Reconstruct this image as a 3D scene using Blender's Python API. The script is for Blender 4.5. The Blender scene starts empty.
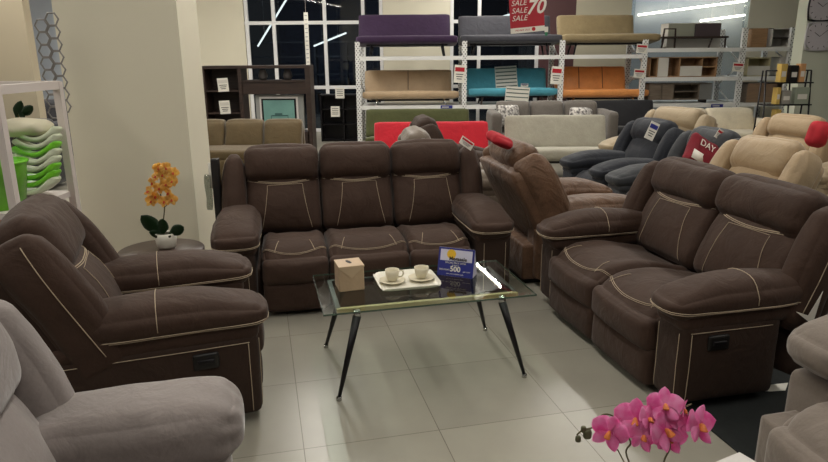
import bpy, bmesh, math, random
from mathutils import Vector, Matrix, noise, Euler
from mathutils.bvhtree import BVHTree
random.seed(7)
PI = math.pi
R = math.radians
S = bpy.context.scene
C = S.collection

# ------------------------------------------------------------------ camera
F, PITCH, ROLL, GYAW, CH, TX, TY = 650.003, 0.26463, -0.008462, 0.230195, 1.625, -0.61562, 3.02713
def camera():
    r = Vector((1, 0, 0)); fw = Vector((0, math.cos(PITCH), -math.sin(PITCH))); up = Vector((0, math.sin(PITCH), math.cos(PITCH)))
    c, s = math.cos(ROLL), math.sin(ROLL)
    r2 = c * r + s * up; up2 = -s * r + c * up
    m = Matrix.Identity(4)
    for i in range(3):
        m[i][0], m[i][1], m[i][2] = r2[i], up2[i], -fw[i]
    m.translation = (0, 0, CH)
    cd = bpy.data.cameras.new('camera'); co = bpy.data.objects.new('camera', cd); C.objects.link(co)
    co.matrix_world = m
    cd.sensor_width = 36; cd.lens = F / 828 * 36; cd.clip_start = .05
    S.camera = co
camera()
def G(gx, gy, z=0.0):                       # floor-tile frame -> world
    c, s = math.cos(GYAW), math.sin(GYAW)
    return Vector((TX + c * gx - s * gy, TY + s * gx + c * gy, z))
def ray(u, v):
    du, dv = u - 414, v - 231
    c, s = math.cos(ROLL), math.sin(ROLL)
    a, b = c * du + s * dv, -s * du + c * dv
    x, y = a / F, -b / F
    return Vector((x, math.cos(PITCH) + y * math.sin(PITCH), -math.sin(PITCH) + y * math.cos(PITCH)))
def at(u, v, Y):                            # sight line -> point at distance Y
    r = ray(u, v); t = Y / r.y
    return Vector((0, 0, CH)) + r * t

# ------------------------------------------------------------------ materials
def lin(c):
    return tuple(((x / 255) / 12.92 if x / 255 <= .04045 else ((x / 255 + .055) / 1.055) ** 2.4) for x in c) + (1,)
def nodes(name):
    m = bpy.data.materials.new(name); m.use_nodes = True
    nt = m.node_tree
    return m, nt, nt.nodes, nt.links, nt.nodes['Principled BSDF']
def mat(name, rgb, rough=.6, var=.0, scale=8, bump=0.0, bscale=60, metal=0, sheen=0, rgb2=None, emit=None, spec=.5, coat=0, trans=0, alpha=1, detail=3):
    m, nt, N, L, b = nodes(name)
    b.inputs['Roughness'].default_value = rough; b.inputs['Metallic'].default_value = metal
    b.inputs['Specular IOR Level'].default_value = spec
    if sheen: b.inputs['Sheen Weight'].default_value = sheen; b.inputs['Sheen Roughness'].default_value = .5
    if coat: b.inputs['Coat Weight'].default_value = coat
    if trans: b.inputs['Transmission Weight'].default_value = trans
    b.inputs['Alpha'].default_value = alpha
    col = lin(rgb); b.inputs['Base Color'].default_value = col
    tc = N.new('ShaderNodeTexCoord')
    if var or rgb2:
        c2 = lin(rgb2) if rgb2 else tuple(min(1, x * (1 + var)) for x in col[:3]) + (1,)
        c1 = col if rgb2 else tuple(x * (1 - var) for x in col[:3]) + (1,)
        n = N.new('ShaderNodeTexNoise'); n.inputs['Scale'].default_value = scale; n.inputs['Detail'].default_value = detail
        L.new(tc.outputs['Object'], n.inputs['Vector'])
        r = N.new('ShaderNodeValToRGB'); r.color_ramp.elements[0].color = c1; r.color_ramp.elements[1].color = c2
        r.color_ramp.elements[0].position = .35; r.color_ramp.elements[1].position = .65
        L.new(n.outputs['Fac'], r.inputs['Fac']); L.new(r.outputs['Color'], b.inputs['Base Color'])
    if bump:
        n2 = N.new('ShaderNodeTexNoise'); n2.inputs['Scale'].default_value = bscale; n2.inputs['Detail'].default_value = 4
        L.new(tc.outputs['Object'], n2.inputs['Vector'])
        bp = N.new('ShaderNodeBump'); bp.inputs['Strength'].default_value = bump; bp.inputs['Distance'].default_value = .01
        L.new(n2.outputs['Fac'], bp.inputs['Height']); L.new(bp.outputs['Normal'], b.inputs['Normal'])
    if emit:
        b.inputs['Emission Color'].default_value = lin(rgb); b.inputs['Emission Strength'].default_value = emit
    return m
def wood(name, a, c, scale=3, rough=.5):
    m, nt, N, L, b = nodes(name)
    tc = N.new('ShaderNodeTexCoord'); mp = N.new('ShaderNodeMapping'); mp.inputs['Scale'].default_value = (1, 12, 12)
    n = N.new('ShaderNodeTexNoise'); n.inputs['Scale'].default_value = scale; n.inputs['Detail'].default_value = 6
    r = N.new('ShaderNodeValToRGB'); r.color_ramp.elements[0].color = lin(a); r.color_ramp.elements[1].color = lin(c)
    r.color_ramp.elements[0].position = .3; r.color_ramp.elements[1].position = .7
    L.new(tc.outputs['Object'], mp.inputs['Vector']); L.new(mp.outputs['Vector'], n.inputs['Vector'])
    L.new(n.outputs['Fac'], r.inputs['Fac']); L.new(r.outputs['Color'], b.inputs['Base Color'])
    b.inputs['Roughness'].default_value = rough
    return m
def suede(name, rgb, k=.16, rough=.75, sheen=.25, wr=.35):
    m, nt, N, L, b = nodes(name)
    tc = N.new('ShaderNodeTexCoord')
    n = N.new('ShaderNodeTexNoise'); n.inputs['Scale'].default_value = 5; n.inputs['Detail'].default_value = 5; n.inputs['Roughness'].default_value = .65
    n3 = N.new('ShaderNodeTexNoise'); n3.inputs['Scale'].default_value = 90; n3.inputs['Detail'].default_value = 2
    col = lin(rgb)
    r = N.new('ShaderNodeValToRGB')
    r.color_ramp.elements[0].color = tuple(x * (1 - k) for x in col[:3]) + (1,); r.color_ramp.elements[1].color = tuple(x * (1 + k) for x in col[:3]) + (1,)
    r.color_ramp.elements[0].position = .3; r.color_ramp.elements[1].position = .7
    L.new(tc.outputs['Object'], n.inputs['Vector']); L.new(tc.outputs['Object'], n3.inputs['Vector'])
    mx = N.new('ShaderNodeMath'); mx.operation = 'MULTIPLY_ADD'; mx.inputs[1].default_value = .35
    ma = N.new('ShaderNodeMath'); ma.operation = 'MULTIPLY'; ma.inputs[1].default_value = .65
    L.new(n.outputs['Fac'], ma.inputs[0]); L.new(n3.outputs['Fac'], mx.inputs[0]); L.new(ma.outputs[0], mx.inputs[2])
    L.new(mx.outputs[0], r.inputs['Fac']); L.new(r.outputs['Color'], b.inputs['Base Color'])
    b.inputs['Roughness'].default_value = rough; b.inputs['Sheen Weight'].default_value = sheen; b.inputs['Sheen Roughness'].default_value = .45
    b.inputs['Specular IOR Level'].default_value = .35
    w = N.new('ShaderNodeTexNoise'); w.inputs['Scale'].default_value = 7; w.inputs['Detail'].default_value = 4; w.inputs['Distortion'].default_value = 1.2
    L.new(tc.outputs['Object'], w.inputs['Vector'])
    b1 = N.new('ShaderNodeBump'); b1.inputs['Strength'].default_value = wr; b1.inputs['Distance'].default_value = .03
    b2 = N.new('ShaderNodeBump'); b2.inputs['Strength'].default_value = .2; b2.inputs['Distance'].default_value = .004
    L.new(w.outputs['Fac'], b1.inputs['Height']); L.new(n3.outputs['Fac'], b2.inputs['Height'])
    L.new(b1.outputs['Normal'], b2.inputs['Normal']); L.new(b2.outputs['Normal'], b.inputs['Normal'])
    return m
def glass(name, rgb=(235, 245, 240), refl=1.0, tint=.9, ior=1.5):
    m, nt, N, L, b = nodes(name)
    N.remove(b)
    out = N['Material Output']
    tr = N.new('ShaderNodeBsdfTransparent'); tr.inputs['Color'].default_value = tuple(x * tint for x in lin(rgb)[:3]) + (1,)
    gl = N.new('ShaderNodeBsdfGlossy'); gl.inputs['Roughness'].default_value = .02
    fr = N.new('ShaderNodeFresnel'); fr.inputs['IOR'].default_value = ior
    mu = N.new('ShaderNodeMath'); mu.operation = 'MULTIPLY'; mu.inputs[1].default_value = refl; mu.use_clamp = True
    mx = N.new('ShaderNodeMixShader')
    ge = N.new('ShaderNodeNewGeometry'); nb = N.new('ShaderNodeMath'); nb.operation = 'SUBTRACT'; nb.inputs[0].default_value = 1
    mb = N.new('ShaderNodeMath'); mb.operation = 'MULTIPLY'
    L.new(ge.outputs['Backfacing'], nb.inputs[1]); L.new(mu.outputs[0], mb.inputs[0]); L.new(nb.outputs[0], mb.inputs[1])
    L.new(fr.outputs[0], mu.inputs[0]); L.new(mb.outputs[0], mx.inputs[0]); L.new(tr.outputs[0], mx.inputs[1]); L.new(gl.outputs[0], mx.inputs[2])
    L.new(mx.outputs[0], out.inputs['Surface'])
    return m
def tiles():
    m, nt, N, L, b = nodes('floor_tiles')
    g = N.new('ShaderNodeNewGeometry'); mp = N.new('ShaderNodeMapping'); mp.vector_type = 'TEXTURE'
    mp.inputs['Location'].default_value = (TX, TY, 0); mp.inputs['Rotation'].default_value = (0, 0, GYAW); mp.inputs['Scale'].default_value = (.6, .6, .6)
    L.new(g.outputs['Position'], mp.inputs['Vector'])
    sp = N.new('ShaderNodeSeparateXYZ'); L.new(mp.outputs['Vector'], sp.inputs[0])
    def edge(o):
        a = N.new('ShaderNodeMath'); a.operation = 'FRACT'; L.new(o, a.inputs[0])
        s = N.new('ShaderNodeMath'); s.operation = 'SUBTRACT'; s.inputs[1].default_value = .5; L.new(a.outputs[0], s.inputs[0])
        ab = N.new('ShaderNodeMath'); ab.operation = 'ABSOLUTE'; L.new(s.outputs[0], ab.inputs[0])
        gt = N.new('ShaderNodeMath'); gt.operation = 'GREATER_THAN'; gt.inputs[1].default_value = .4968; L.new(ab.outputs[0], gt.inputs[0])
        return gt.outputs[0]
    mxx = N.new('ShaderNodeMath'); mxx.operation = 'MAXIMUM'; L.new(edge(sp.outputs[0]), mxx.inputs[0]); L.new(edge(sp.outputs[1]), mxx.inputs[1])
    fl = N.new('ShaderNodeVectorMath'); fl.operation = 'FLOOR'; L.new(mp.outputs['Vector'], fl.inputs[0])
    wn = N.new('ShaderNodeTexWhiteNoise'); wn.noise_dimensions = '3D'; L.new(fl.outputs[0], wn.inputs['Vector'])
    n = N.new('ShaderNodeTexNoise'); n.inputs['Scale'].default_value = 1.6; n.inputs['Detail'].default_value = 6; L.new(mp.outputs['Vector'], n.inputs['Vector'])
    ad = N.new('ShaderNodeMath'); ad.operation = 'MULTIPLY_ADD'; ad.inputs[1].default_value = .35; L.new(wn.outputs['Value'], ad.inputs[0]); L.new(n.outputs['Fac'], ad.inputs[2])
    r = N.new('ShaderNodeValToRGB'); r.color_ramp.elements[0].position = .35; r.color_ramp.elements[1].position = .95
    r.color_ramp.elements[0].color = lin((141, 137, 126)); r.color_ramp.elements[1].color = lin((157, 153, 141))
    L.new(ad.outputs[0], r.inputs['Fac'])
    mc = N.new('ShaderNodeMix'); mc.data_type = 'RGBA'; L.new(mxx.outputs[0], mc.inputs['Factor']); L.new(r.outputs['Color'], mc.inputs['A']); mc.inputs['B'].default_value = lin((104, 98, 86))
    L.new(mc.outputs['Result'], b.inputs['Base Color'])
    b.inputs['Roughness'].default_value = .28; b.inputs['Specular IOR Level'].default_value = .4
    bp = N.new('ShaderNodeBump'); bp.inputs['Strength'].default_value = .4; bp.inputs['Distance'].default_value = .002; bp.invert = True
    L.new(mxx.outputs[0], bp.inputs['Height']); L.new(bp.outputs['Normal'], b.inputs['Normal'])
    return m
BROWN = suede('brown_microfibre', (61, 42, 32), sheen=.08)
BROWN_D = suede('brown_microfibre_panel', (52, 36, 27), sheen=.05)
THREAD = mat('cream_thread', (186, 168, 144), .8)
TAN = suede('tan_leather', (100, 74, 56), k=.4, rough=.5, sheen=.1, wr=.7)
GREY = suede('warm_grey_suede', (136, 127, 124), k=.1, sheen=.4, wr=.3)
GREY2 = suede('taupe_suede', (122, 111, 102), k=.1, sheen=.3, wr=.3)
NAVY = suede('slate_blue_fabric', (34, 37, 45), k=.2, sheen=.1)
CHAR = suede('charcoal_fabric', (58, 60, 64), k=.12, sheen=.12)
BEIGE = suede('beige_leather', (166, 144, 114), k=.08, rough=.55)
BEIGE2 = suede('sand_leather', (154, 138, 112), k=.08, rough=.6)
BLACK = mat('black_leather', (26, 24, 24), .45, bump=.2, bscale=30)
BLACKM = mat('black_metal', (22, 20, 24), .35, metal=.3)
CHROME = mat('chrome', (200, 200, 200), .15, metal=1)
PLASTIC_D = mat('dark_plastic', (18, 17, 17), .4)
WHITEP = mat('white_paper', (225, 222, 212), .7)
WHITEM = mat('white_powder_coat', (212, 208, 205), .45)
RACKM = mat('pale_grey_steel', (224, 224, 222), .45)
WALL = mat('cream_paint', (224, 218, 198), .85, var=.02, scale=.8)
WALLG = mat('grey_panel', (165, 166, 165), .45)

# ------------------------------------------------------------------ mesh tools
def obj(name, bm, m, parent=None, smooth=True, loc=None, rot=None):
    me = bpy.data.meshes.new(name)
    bmesh.ops.recalc_face_normals(bm, faces=bm.faces)
    bm.to_mesh(me); bm.free()
    if smooth:
        for p in me.polygons: p.use_smooth = True
    mats = m if isinstance(m, (list, tuple)) else [m]
    for q in mats: me.materials.append(q)
    o = bpy.data.objects.new(name, me); C.objects.link(o)
    if parent is not None: o.parent = parent
    if loc is not None: o.location = loc
    if rot is not None: o.rotation_euler = rot
    return o
def sharp(o, ang=35):
    me = o.data
    bm = bmesh.new(); bm.from_mesh(me)
    for e in bm.edges:
        if len(e.link_faces) == 2 and e.calc_face_angle(0) > R(ang): e.smooth = False
    bm.to_mesh(me); bm.free()
    return o
def tag(o, label, cat, group=None, kind=None):
    o['label'] = label; o['category'] = cat
    if group: o['group'] = group
    if kind: o['kind'] = kind
    return o
def thing(name, label, cat, loc=(0, 0, 0), rz=0, group=None):
    o = bpy.data.objects.new(name, None); C.objects.link(o); o.empty_display_size = .1
    o.location = loc; o.rotation_euler = (0, 0, rz)
    return tag(o, label, cat, group)
def struct(o): o['kind'] = 'structure'; return o
def box(bm, c, s, rot=None, bev=0, mi=0):
    g = bmesh.ops.create_cube(bm, size=1)
    vs = g['verts']
    bmesh.ops.scale(bm, vec=s, verts=vs)
    if bev:
        es = list({e for v in vs for e in v.link_edges})
        r = bmesh.ops.bevel(bm, geom=es, offset=bev, segments=2, affect='EDGES', profile=.7)
        vs = [v for v in {v for f in r['faces'] for v in f.verts} | set(v for v in vs if v.is_valid)]
        # all verts connected
        seen = set(vs); st = list(vs)
        while st:
            v = st.pop()
            for e in v.link_edges:
                w = e.other_vert(v)
                if w not in seen: seen.add(w); st.append(w)
        vs = list(seen)
    if rot is not None:
        bmesh.ops.rotate(bm, cent=(0, 0, 0), matrix=Euler(rot).to_matrix(), verts=vs)
    bmesh.ops.translate(bm, vec=c, verts=vs)
    if mi:
        for f in {f for v in vs for f in v.link_faces}: f.material_index = mi
    return vs
def bx(*a, **k):
    bm = bmesh.new(); box(bm, *a, **k); return bm
def tube(bm, pts, r, seg=8, closed=False, r2=None, cap=True):
    pts = [Vector(p) for p in pts]; n = len(pts); rings = []
    up = Vector((0, 0, 1)); prev = None
    for i, p in enumerate(pts):
        a = pts[i - 1] if (i > 0 or closed) else p
        b = pts[(i + 1) % n] if (i < n - 1 or closed) else p
        t = (b - a)
        if t.length < 1e-9: t = Vector((0, 0, 1))
        t.normalize()
        if prev is None:
            u = t.cross(up) if abs(t.dot(up)) < .95 else t.cross(Vector((1, 0, 0)))
        else:
            u = prev - t * prev.dot(t)
            if u.length < 1e-6: u = t.cross(up)
        u.normalize(); prev = u; w = t.cross(u)
        rr = r if r2 is None else r + (r2 - r) * i / max(1, n - 1)
        if callable(r): rr = r(i / max(1, n - 1))
        rings.append([bm.verts.new(p + (u * math.cos(2 * PI * k / seg) + w * math.sin(2 * PI * k / seg)) * rr) for k in range(seg)])
    m = n if closed else n - 1
    for i in range(m):
        A, B = rings[i], rings[(i + 1) % n]
        for k in range(seg): bm.faces.new((A[k], A[(k + 1) % seg], B[(k + 1) % seg], B[k]))
    if cap and not closed:
        bm.faces.new(rings[0][::-1]); bm.faces.new(rings[-1])
def tb(pts, r, **k):
    bm = bmesh.new(); tube(bm, pts, r, **k); return bm
def lathe(bm, prof, seg=24, c=(0, 0, 0)):
    rings = []
    c = Vector(c)
    for (r, z) in prof:
        rings.append([bm.verts.new(c + Vector((max(r, 1e-4) * math.cos(2 * PI * k / seg), max(r, 1e-4) * math.sin(2 * PI * k / seg), z))) for k in range(seg)])
    for A, B in zip(rings, rings[1:]):
        for k in range(seg): bm.faces.new((A[k], A[(k + 1) % seg], B[(k + 1) % seg], B[k]))
    bm.faces.new(rings[0][::-1]); bm.faces.new(rings[-1])
    return bm
def catmull(P, n=8):
    P = [Vector(p) for p in P]; out = []
    for i in range(len(P) - 1):
        p0 = P[max(i - 1, 0)]; p1 = P[i]; p2 = P[i + 1]; p3 = P[min(i + 2, len(P) - 1)]
        for k in range(n):
            t = k / n
            out.append(.5 * ((2 * p1) + (p2 - p0) * t + (2 * p0 - 5 * p1 + 4 * p2 - p3) * t * t + (3 * p1 - p0 - 3 * p2 + p3) * t ** 3))
    out.append(P[-1]); return out
def prism(bm, poly, y0, y1, axis='y', mi=0):
    def P(a, b, t):
        return {'y': (a, t, b), 'x': (t, a, b), 'z': (a, b, t)}[axis]
    A = [bm.verts.new(P(a, b, y0)) for a, b in poly]; B = [bm.verts.new(P(a, b, y1)) for a, b in poly]
    fs = [bm.faces.new(A), bm.faces.new(B[::-1])]
    n = len(poly)
    for i in range(n): fs.append(bm.faces.new((A[i], B[i], B[(i + 1) % n], A[(i + 1) % n])))
    for f in fs: f.material_index = mi
def puff(size, r=.05, crown=(0, 0, 0), n=12, f=None, nz=.003, seed=0):
    """soft rounded cushion; size = full dims, crown = face bulge, f deforms (p, a, b, c)"""
    bm = bmesh.new(); h = Vector(size) / 2; r = min(r, min(h))
    off = Vector((seed * 3.1, seed * 1.7, seed * 2.3))
    def t(i):
        s = -1 + 2 * i / n
        return .45 * s + .55 * math.sin(PI / 2 * s)
    vd = {}
    def V(i, j, k):
        key = (i, j, k)
        if key in vd: return vd[key]
        a, b, c = t(i), t(j), t(k)
        q = Vector((a * h.x, b * h.y, c * h.z))
        inn = Vector([max(-(h[m] - r), min(h[m] - r, q[m])) for m in range(3)])
        d = q - inn
        if d.length > 1e-9: d.normalize()
        p = inn + d * r
        p.x += crown[0] * (1 - b * b) * (1 - c * c) * (a if abs(a) < 1 else math.copysign(1, a))
        p.y += crown[1] * (1 - a * a) * (1 - c * c) * b
        p.z += crown[2] * (1 - a * a) * (1 - b * b) * c
        if f: p = Vector(f(p, a, b, c))
        if nz:
            q = p + off
            p = p + noise.noise_vector(q * 6) * nz * 1.6 + noise.noise_vector(q * 17) * nz * .7
        vd[key] = bm.verts.new(p); return vd[key]
    for i in range(n):
        for j in range(n):
            for k in (0, n):
                bm.faces.new((V(i, j, k), V(i + 1, j, k), V(i + 1, j + 1, k), V(i, j + 1, k)))
                bm.faces.new((V(i, k, j), V(i + 1, k, j), V(i + 1, k, j + 1), V(i, k, j + 1)))
                bm.faces.new((V(k, i, j), V(k, i + 1, j), V(k, i + 1, j + 1), V(k, i, j + 1)))
    bmesh.ops.recalc_face_normals(bm, faces=bm.faces)
    return bm
def seam(bvh, rays, r=.0018, lift=.003, double=0):
    """thread laid on a cushion: rays = [(point, direction)]"""
    out = bmesh.new(); run = []; runs = []
    for p, d in rays:
        d = Vector(d).normalized()
        for q in ((0, 0, 0), (.0013, .0017, .0021), (-.0023, .0011, -.0017), (.003, -.003, .003)):
            hit = bvh.ray_cast(Vector(p) - d * .6 + Vector(q), d)
            if hit[0] is not None: break
        if hit[0] is None:
            if len(run) > 1: runs.append(run)
            run = []; continue
        nn = hit[1] if hit[1].dot(d) < 0 else -hit[1]
        run.append((hit[0] + nn * lift, nn))
    if len(run) > 1: runs.append(run)
    for q in runs:
        tube(out, [a for a, b in q], r, seg=5)
        if double:
            pts = []
            for i, (a, b) in enumerate(q):
                t = (q[min(i + 1, len(q) - 1)][0] - q[max(i - 1, 0)][0]).normalized()
                pts.append(a + t.cross(b).normalized() * double)
            tube(out, pts, r * .8, seg=5)
    return out if len(out.verts) else None
def add_seam(parent, bvh, rays, r=.0018, double=0, m=None, name='stitching'):
    b = seam(bvh, rays, r, double=double)
    if b: return obj(name, b, m or THREAD, parent)

# ------------------------------------------------------------------ recliner
def sm(x, a, b):
    t = max(0, min(1, (x - a) / (b - a))); return t * t * (3 - 2 * t)
def recliner(name, label, cat, gx, gy, rot, n=1, sw=.56, ww=.15, D=.94, M=None, MP=None, stitch=True, Q=12,
             world=None, lean=17, top=.60, sh=.45, ah=.6, aw=.27, al=.74, side_handle=None, group=None, seed=1, wings=True, headrest=True, handle_y=-.12, ao_=0.0, flare=0.0, pt=.125, cross=True, pr_=None, bolster=False, pl=None, pc=.045):
    M = M or BROWN; MP = MP or M
    loc = world if world is not None else G(gx, gy)
    t = thing(name, label, cat, loc, (0 if world is not None else GYAW) + R(rot), group)
    W = n * sw + 2 * ww
    fr = -D / 2
    # base
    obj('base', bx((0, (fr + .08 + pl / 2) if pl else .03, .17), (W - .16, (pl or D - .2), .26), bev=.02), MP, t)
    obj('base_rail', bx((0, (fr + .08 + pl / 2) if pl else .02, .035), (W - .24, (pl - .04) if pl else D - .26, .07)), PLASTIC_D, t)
    L = R(lean); cL, sL = math.cos(L), math.sin(L)
    O = Vector((0, .17, .40))
    def bk(x, s, th): return Vector((x, O.y + s * sL + th * cL, O.z + s * cL - th * sL))
    bd = Vector((0, cL, -sL))
    # back shell
    obj('back_shell', puff((W - .06, .10, top + .18), .04, (0, .015, 0), n=max(6, Q // 2), nz=.001,
        f=lambda p, a, b, c: bk(p.x, p.z + (top + .18) / 2 - .28, p.y + .12)), MP, t)
    hs = .40 if headrest else top
    for i in range(n):
        cx = (i - (n - 1) / 2) * sw
        # ---- seat
        inset = .0
        x0 = cx - sw / 2; x1 = cx + sw / 2
        if i == 0: x0 += max(0, aw - ww - .035)
        if i == n - 1: x1 -= max(0, aw - ww - .035)
        mx, w = (x0 + x1) / 2, (x1 - x0)
        dl = .66
        def fs(p, a, b, c, mx=mx, w=w):
            x = mx + p.x; y = fr + .01 + dl / 2 + p.y; z = sh - .10 + p.z
            k = max(0, c)
            z += k * (.028 * sm(abs(a), .5, .9) - .012) * sm(b, -1.2, -.2)
            fb = sm(-b, .55, 1)                           # front roll drops
            z -= .05 * fb * max(0, c) ; y -= .018 * (1 - a * a) * sm(-b, .2, 1)
            z -= .055 * sm(b, -.2, 1) * k
            return (x, y, z)
        bm = puff((w - .006, dl, .21), .075, (.002, 0, .03), n=Q, f=fs, nz=.003, seed=seed + i)
        bv = BVHTree.FromBMesh(bm)
        so = obj('seat_cushion', bm, M, t)
        # front apron & footrest
        fp = puff((w - .006, .09, .21), .035, (0, .012, 0), n=max(6, Q - 4), nz=.002, seed=seed + i + 9,
                  f=lambda p, a, b, c, mx=mx: (mx + p.x, fr + .045 + p.y - .006 * (1 - a * a) * (1 if b < 0 else 0), .135 + p.z))
        fo = obj('footrest', fp, M, t)
        ap = puff((w - .006, .10, .17), .04, (0, .015, 0), n=max(6, Q - 4), nz=.002, seed=seed + i + 19,
                  f=lambda p, a, b, c, mx=mx: (mx + p.x, fr + .036 + p.y - .012 * (1 - a * a) * (1 if b < 0 else 0), .30 + p.z))
        obj('front_apron', ap, M, t)
        if stitch:
            pts = []
            for k in range(33):
                a = -1 + 2 * k / 32
                y = fr + .085 - .075 * (1 - abs(a) ** 2.2)
                pts.append((Vector((mx + a * (w / 2 - .012), y, .5)), Vector((0, .35, -1))))
            add_seam(so, bv, pts, double=.009)
            for sgn in (-1, 1):
                pts = []
                for k in range(15):
                    q = k / 14
                    pts.append((Vector((mx + sgn * (w / 2 - .085 - .03 * q), fr + .03 + .12 * q, .5)), Vector((0, .3, -1))))
                add_seam(so, bv, pts)
        # ---- lower back
        H1 = hs - .0
        def fb_(p, a, b, c, cx=cx):
            s = (c + 1) / 2
            th = p.y
            if b < 0: th -= .03 * math.sin(PI * min(1, s * 1.15)) - .02 * sm(abs(a), .45, .8) * sm(s, .1, .5)
            ww_ = 1 - .0 * s
            return bk(cx + p.x * ww_, p.z + H1 / 2 + .02, th + .02)
        bm = puff((sw - .008, .17, H1 + .06), .055, (0, .02, 0), n=Q, f=fb_, nz=.003, seed=seed + i + 31)
        bv = BVHTree.FromBMesh(bm)
        bo = obj('backrest', bm, M, t)
        if stitch:
            hw = sw / 2 - .02
            pts = [(bk(cx + (-1 + 2 * k / 28) * hw, hs - .022 - .036 * math.cos((-1 + 2 * k / 28) * PI / 2), 0), bd) for k in range(29)]
            add_seam(bo, bv, pts, double=.009, r=.0028)
            for sgn in (-1, 1):
                ctl = [(.13, hs - .075), (.135, .26), (.155, .14), (.185, .02)]
                cc = catmull([(sgn * a * sw / .56 + .015, s, 0) for a, s in ctl], 7)
                pts = [(bk(cx + q.x, q.y, 0), bd) for q in cc]
                add_seam(bo, bv, pts)
            pts = [(bk(cx + .015 + (-1 + 2 * k / 16) * .13 * sw / .56, hs - .075 + .008 * math.sin(k), 0), bd) for k in range(17)]
            pts = [(bk(cx + .015 + (-1 + 2 * k / 16) * .13 * sw / .56, hs - .075 + .006 * (k / 16), 0), bd) for k in range(17)]
            add_seam(bo, bv, pts, r=.0016)
        if headrest:
            H2 = top - hs + .05
            def fh(p, a, b, c, cx=cx):
                s = p.z + hs - .05 + H2 / 2
                th = p.y
                th -= .02 * (1 if b < 0 else 0) * math.sin(PI * (c + 1) / 2)
                th -= .015
                return bk(cx + p.x, s, th + .01)
            bm = puff((sw - .008, .19, H2), .07, (0, .02, .015), n=Q, f=fh, nz=.004, seed=seed + i + 41)
            bv = BVHTree.FromBMesh(bm)
            ho = obj('headrest', bm, M, t)
    # ---- wings and arms
    for sgn in (-1, 1):
        if wings:
            Hw = top - .01
            def fw(p, a, b, c, sgn=sgn):
                s = (c + 1) / 2
                y = p.y - .03 * math.sin(PI * s)
                w_ = 1 - .25 * sm(s, .75, 1)
                return bk(sgn * (n * sw / 2 + ww / 2) + p.x * w_ + sgn * (-.01) * sm(s, .6, 1), p.z + Hw / 2 - .05, y + .015)
            bm = puff((ww - .004, .23, Hw), .06, (.012, .01, .01), n=Q, f=fw, nz=.003, seed=seed + 51 + sgn)
            bv = BVHTree.FromBMesh(bm)
            wo = obj('back_wing', bm, M, t)
            if stitch:
                pts = [(bk(sgn * (n * sw / 2 + ww / 2), .03 + .54 * k / 20, -.035 ), Vector((-sgn, 0, 0))) for k in range(21)]
                add_seam(wo, bv, pts, r=.0022)
        ax = sgn * (W / 2 - aw / 2 + .005 + flare); af = fr + ao_
        # side panel
        L_ = pl or al + .04
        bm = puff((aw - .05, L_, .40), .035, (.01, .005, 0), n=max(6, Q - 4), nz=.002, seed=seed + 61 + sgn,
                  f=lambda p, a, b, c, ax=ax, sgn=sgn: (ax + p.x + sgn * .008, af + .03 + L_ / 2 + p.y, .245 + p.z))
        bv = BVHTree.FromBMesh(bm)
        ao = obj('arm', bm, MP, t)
        if stitch:
            for xo in (-.075, .075):
                add_seam(ao, bv, [(Vector((ax + xo + sgn * .008, af, .07 + .33 * k / 12)), Vector((0, 1, 0))) for k in range(13)], r=.0018)
            add_seam(ao, bv, [(Vector((ax, af + .07 + (L_ - .10) * k / 20, .405)), Vector((-sgn, 0, 0))) for k in range(21)], r=.002)
            add_seam(ao, bv, [(Vector((ax, af + .075, .07 + .33 * k / 12)), Vector((-sgn, 0, 0))) for k in range(13)], r=.002)
        if side_handle == sgn or side_handle == 'both':
            yh = af + al * .45 + handle_y
            obj('handle_recess', puff((.022, .11, .075), .011, n=8, nz=0, f=lambda p, a, b, c: (ax + sgn * (aw / 2 - .011) + p.x, yh + p.y, .35 + p.z)), PLASTIC_D, ao)
            obj('recline_handle', bx((ax + sgn * (aw / 2 + .002), yh, .352), (.012, .07, .02), bev=.004), BLACKM, ao)
        # under roll
        bm = puff((aw - .03, al, .09), .04, (0, 0, 0), n=max(6, Q - 4), nz=.002, seed=seed + 71 + sgn,
                  f=lambda p, a, b, c, ax=ax: (ax + p.x, af + .02 + al / 2 + p.y, ah - .15 + p.z))
        obj('arm_roll', bm, M, t)
        def fa(p, a, b, c, ax=ax, sgn=sgn):
            if bolster:
                g = sm(abs(b), .72, 1) * .012 * math.sin(9 * math.atan2(c, a))
                rr = 1 + g * 4
                return (ax + p.x * rr * (1 - .05 * b * b), af - .005 + al / 2 + p.y + .01 * (1 - a * a) * b, ah - .0025 - pt / 2 + p.z * rr * (1 - .06 * b * b))
            k = sm(-b, .3, 1)
            z = ah - .0025 - pt / 2 + p.z - .035 * k * max(0, c) * .6 - .012 * k
            x = ax + p.x * (1 + .05 * math.sin(PI * (b + 1) / 2)) * (1 - .10 * sm(b, .3, 1))
            y = af - .005 + al / 2 + p.y - .02 * (1 - a * a) * k
            return (x, y, z)
        bm = puff((aw, al, pt), pr_ or min(.055 + (pt - .125) * .4, .085), (.004, .01, pc), n=Q, f=fa, nz=.003, seed=seed + 81 + sgn)
        bv = BVHTree.FromBMesh(bm)
        po = obj('arm_pad', bm, M, t)
        if stitch:
            zc = ah - pt * .8
            pts = []
            for k in range(20): pts.append((Vector((ax, af + al - .08 - (al - .16) * k / 19, zc)), Vector((-sgn, 0, 0))))
            for k in range(1, 12):
                th = PI * k / 12
                pts.append((Vector((ax + sgn * math.cos(th) * (aw / 2 - .06), af + .07, zc)), Vector((-sgn * math.cos(th), math.sin(th), 0))))
            for k in range(20): pts.append((Vector((ax, af + .08 + (al - .16) * k / 19, zc)), Vector((sgn, 0, 0))))
            add_seam(po, bv, pts, r=.0024, double=.010, name='piping')
            pts = []
            for k in range(15 if cross else 0):
                th = PI * k / 14
                pts.append((Vector((ax, af + al * .52, ah - .08)), Vector((-math.cos(th), .0, -math.sin(th)))))
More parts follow.
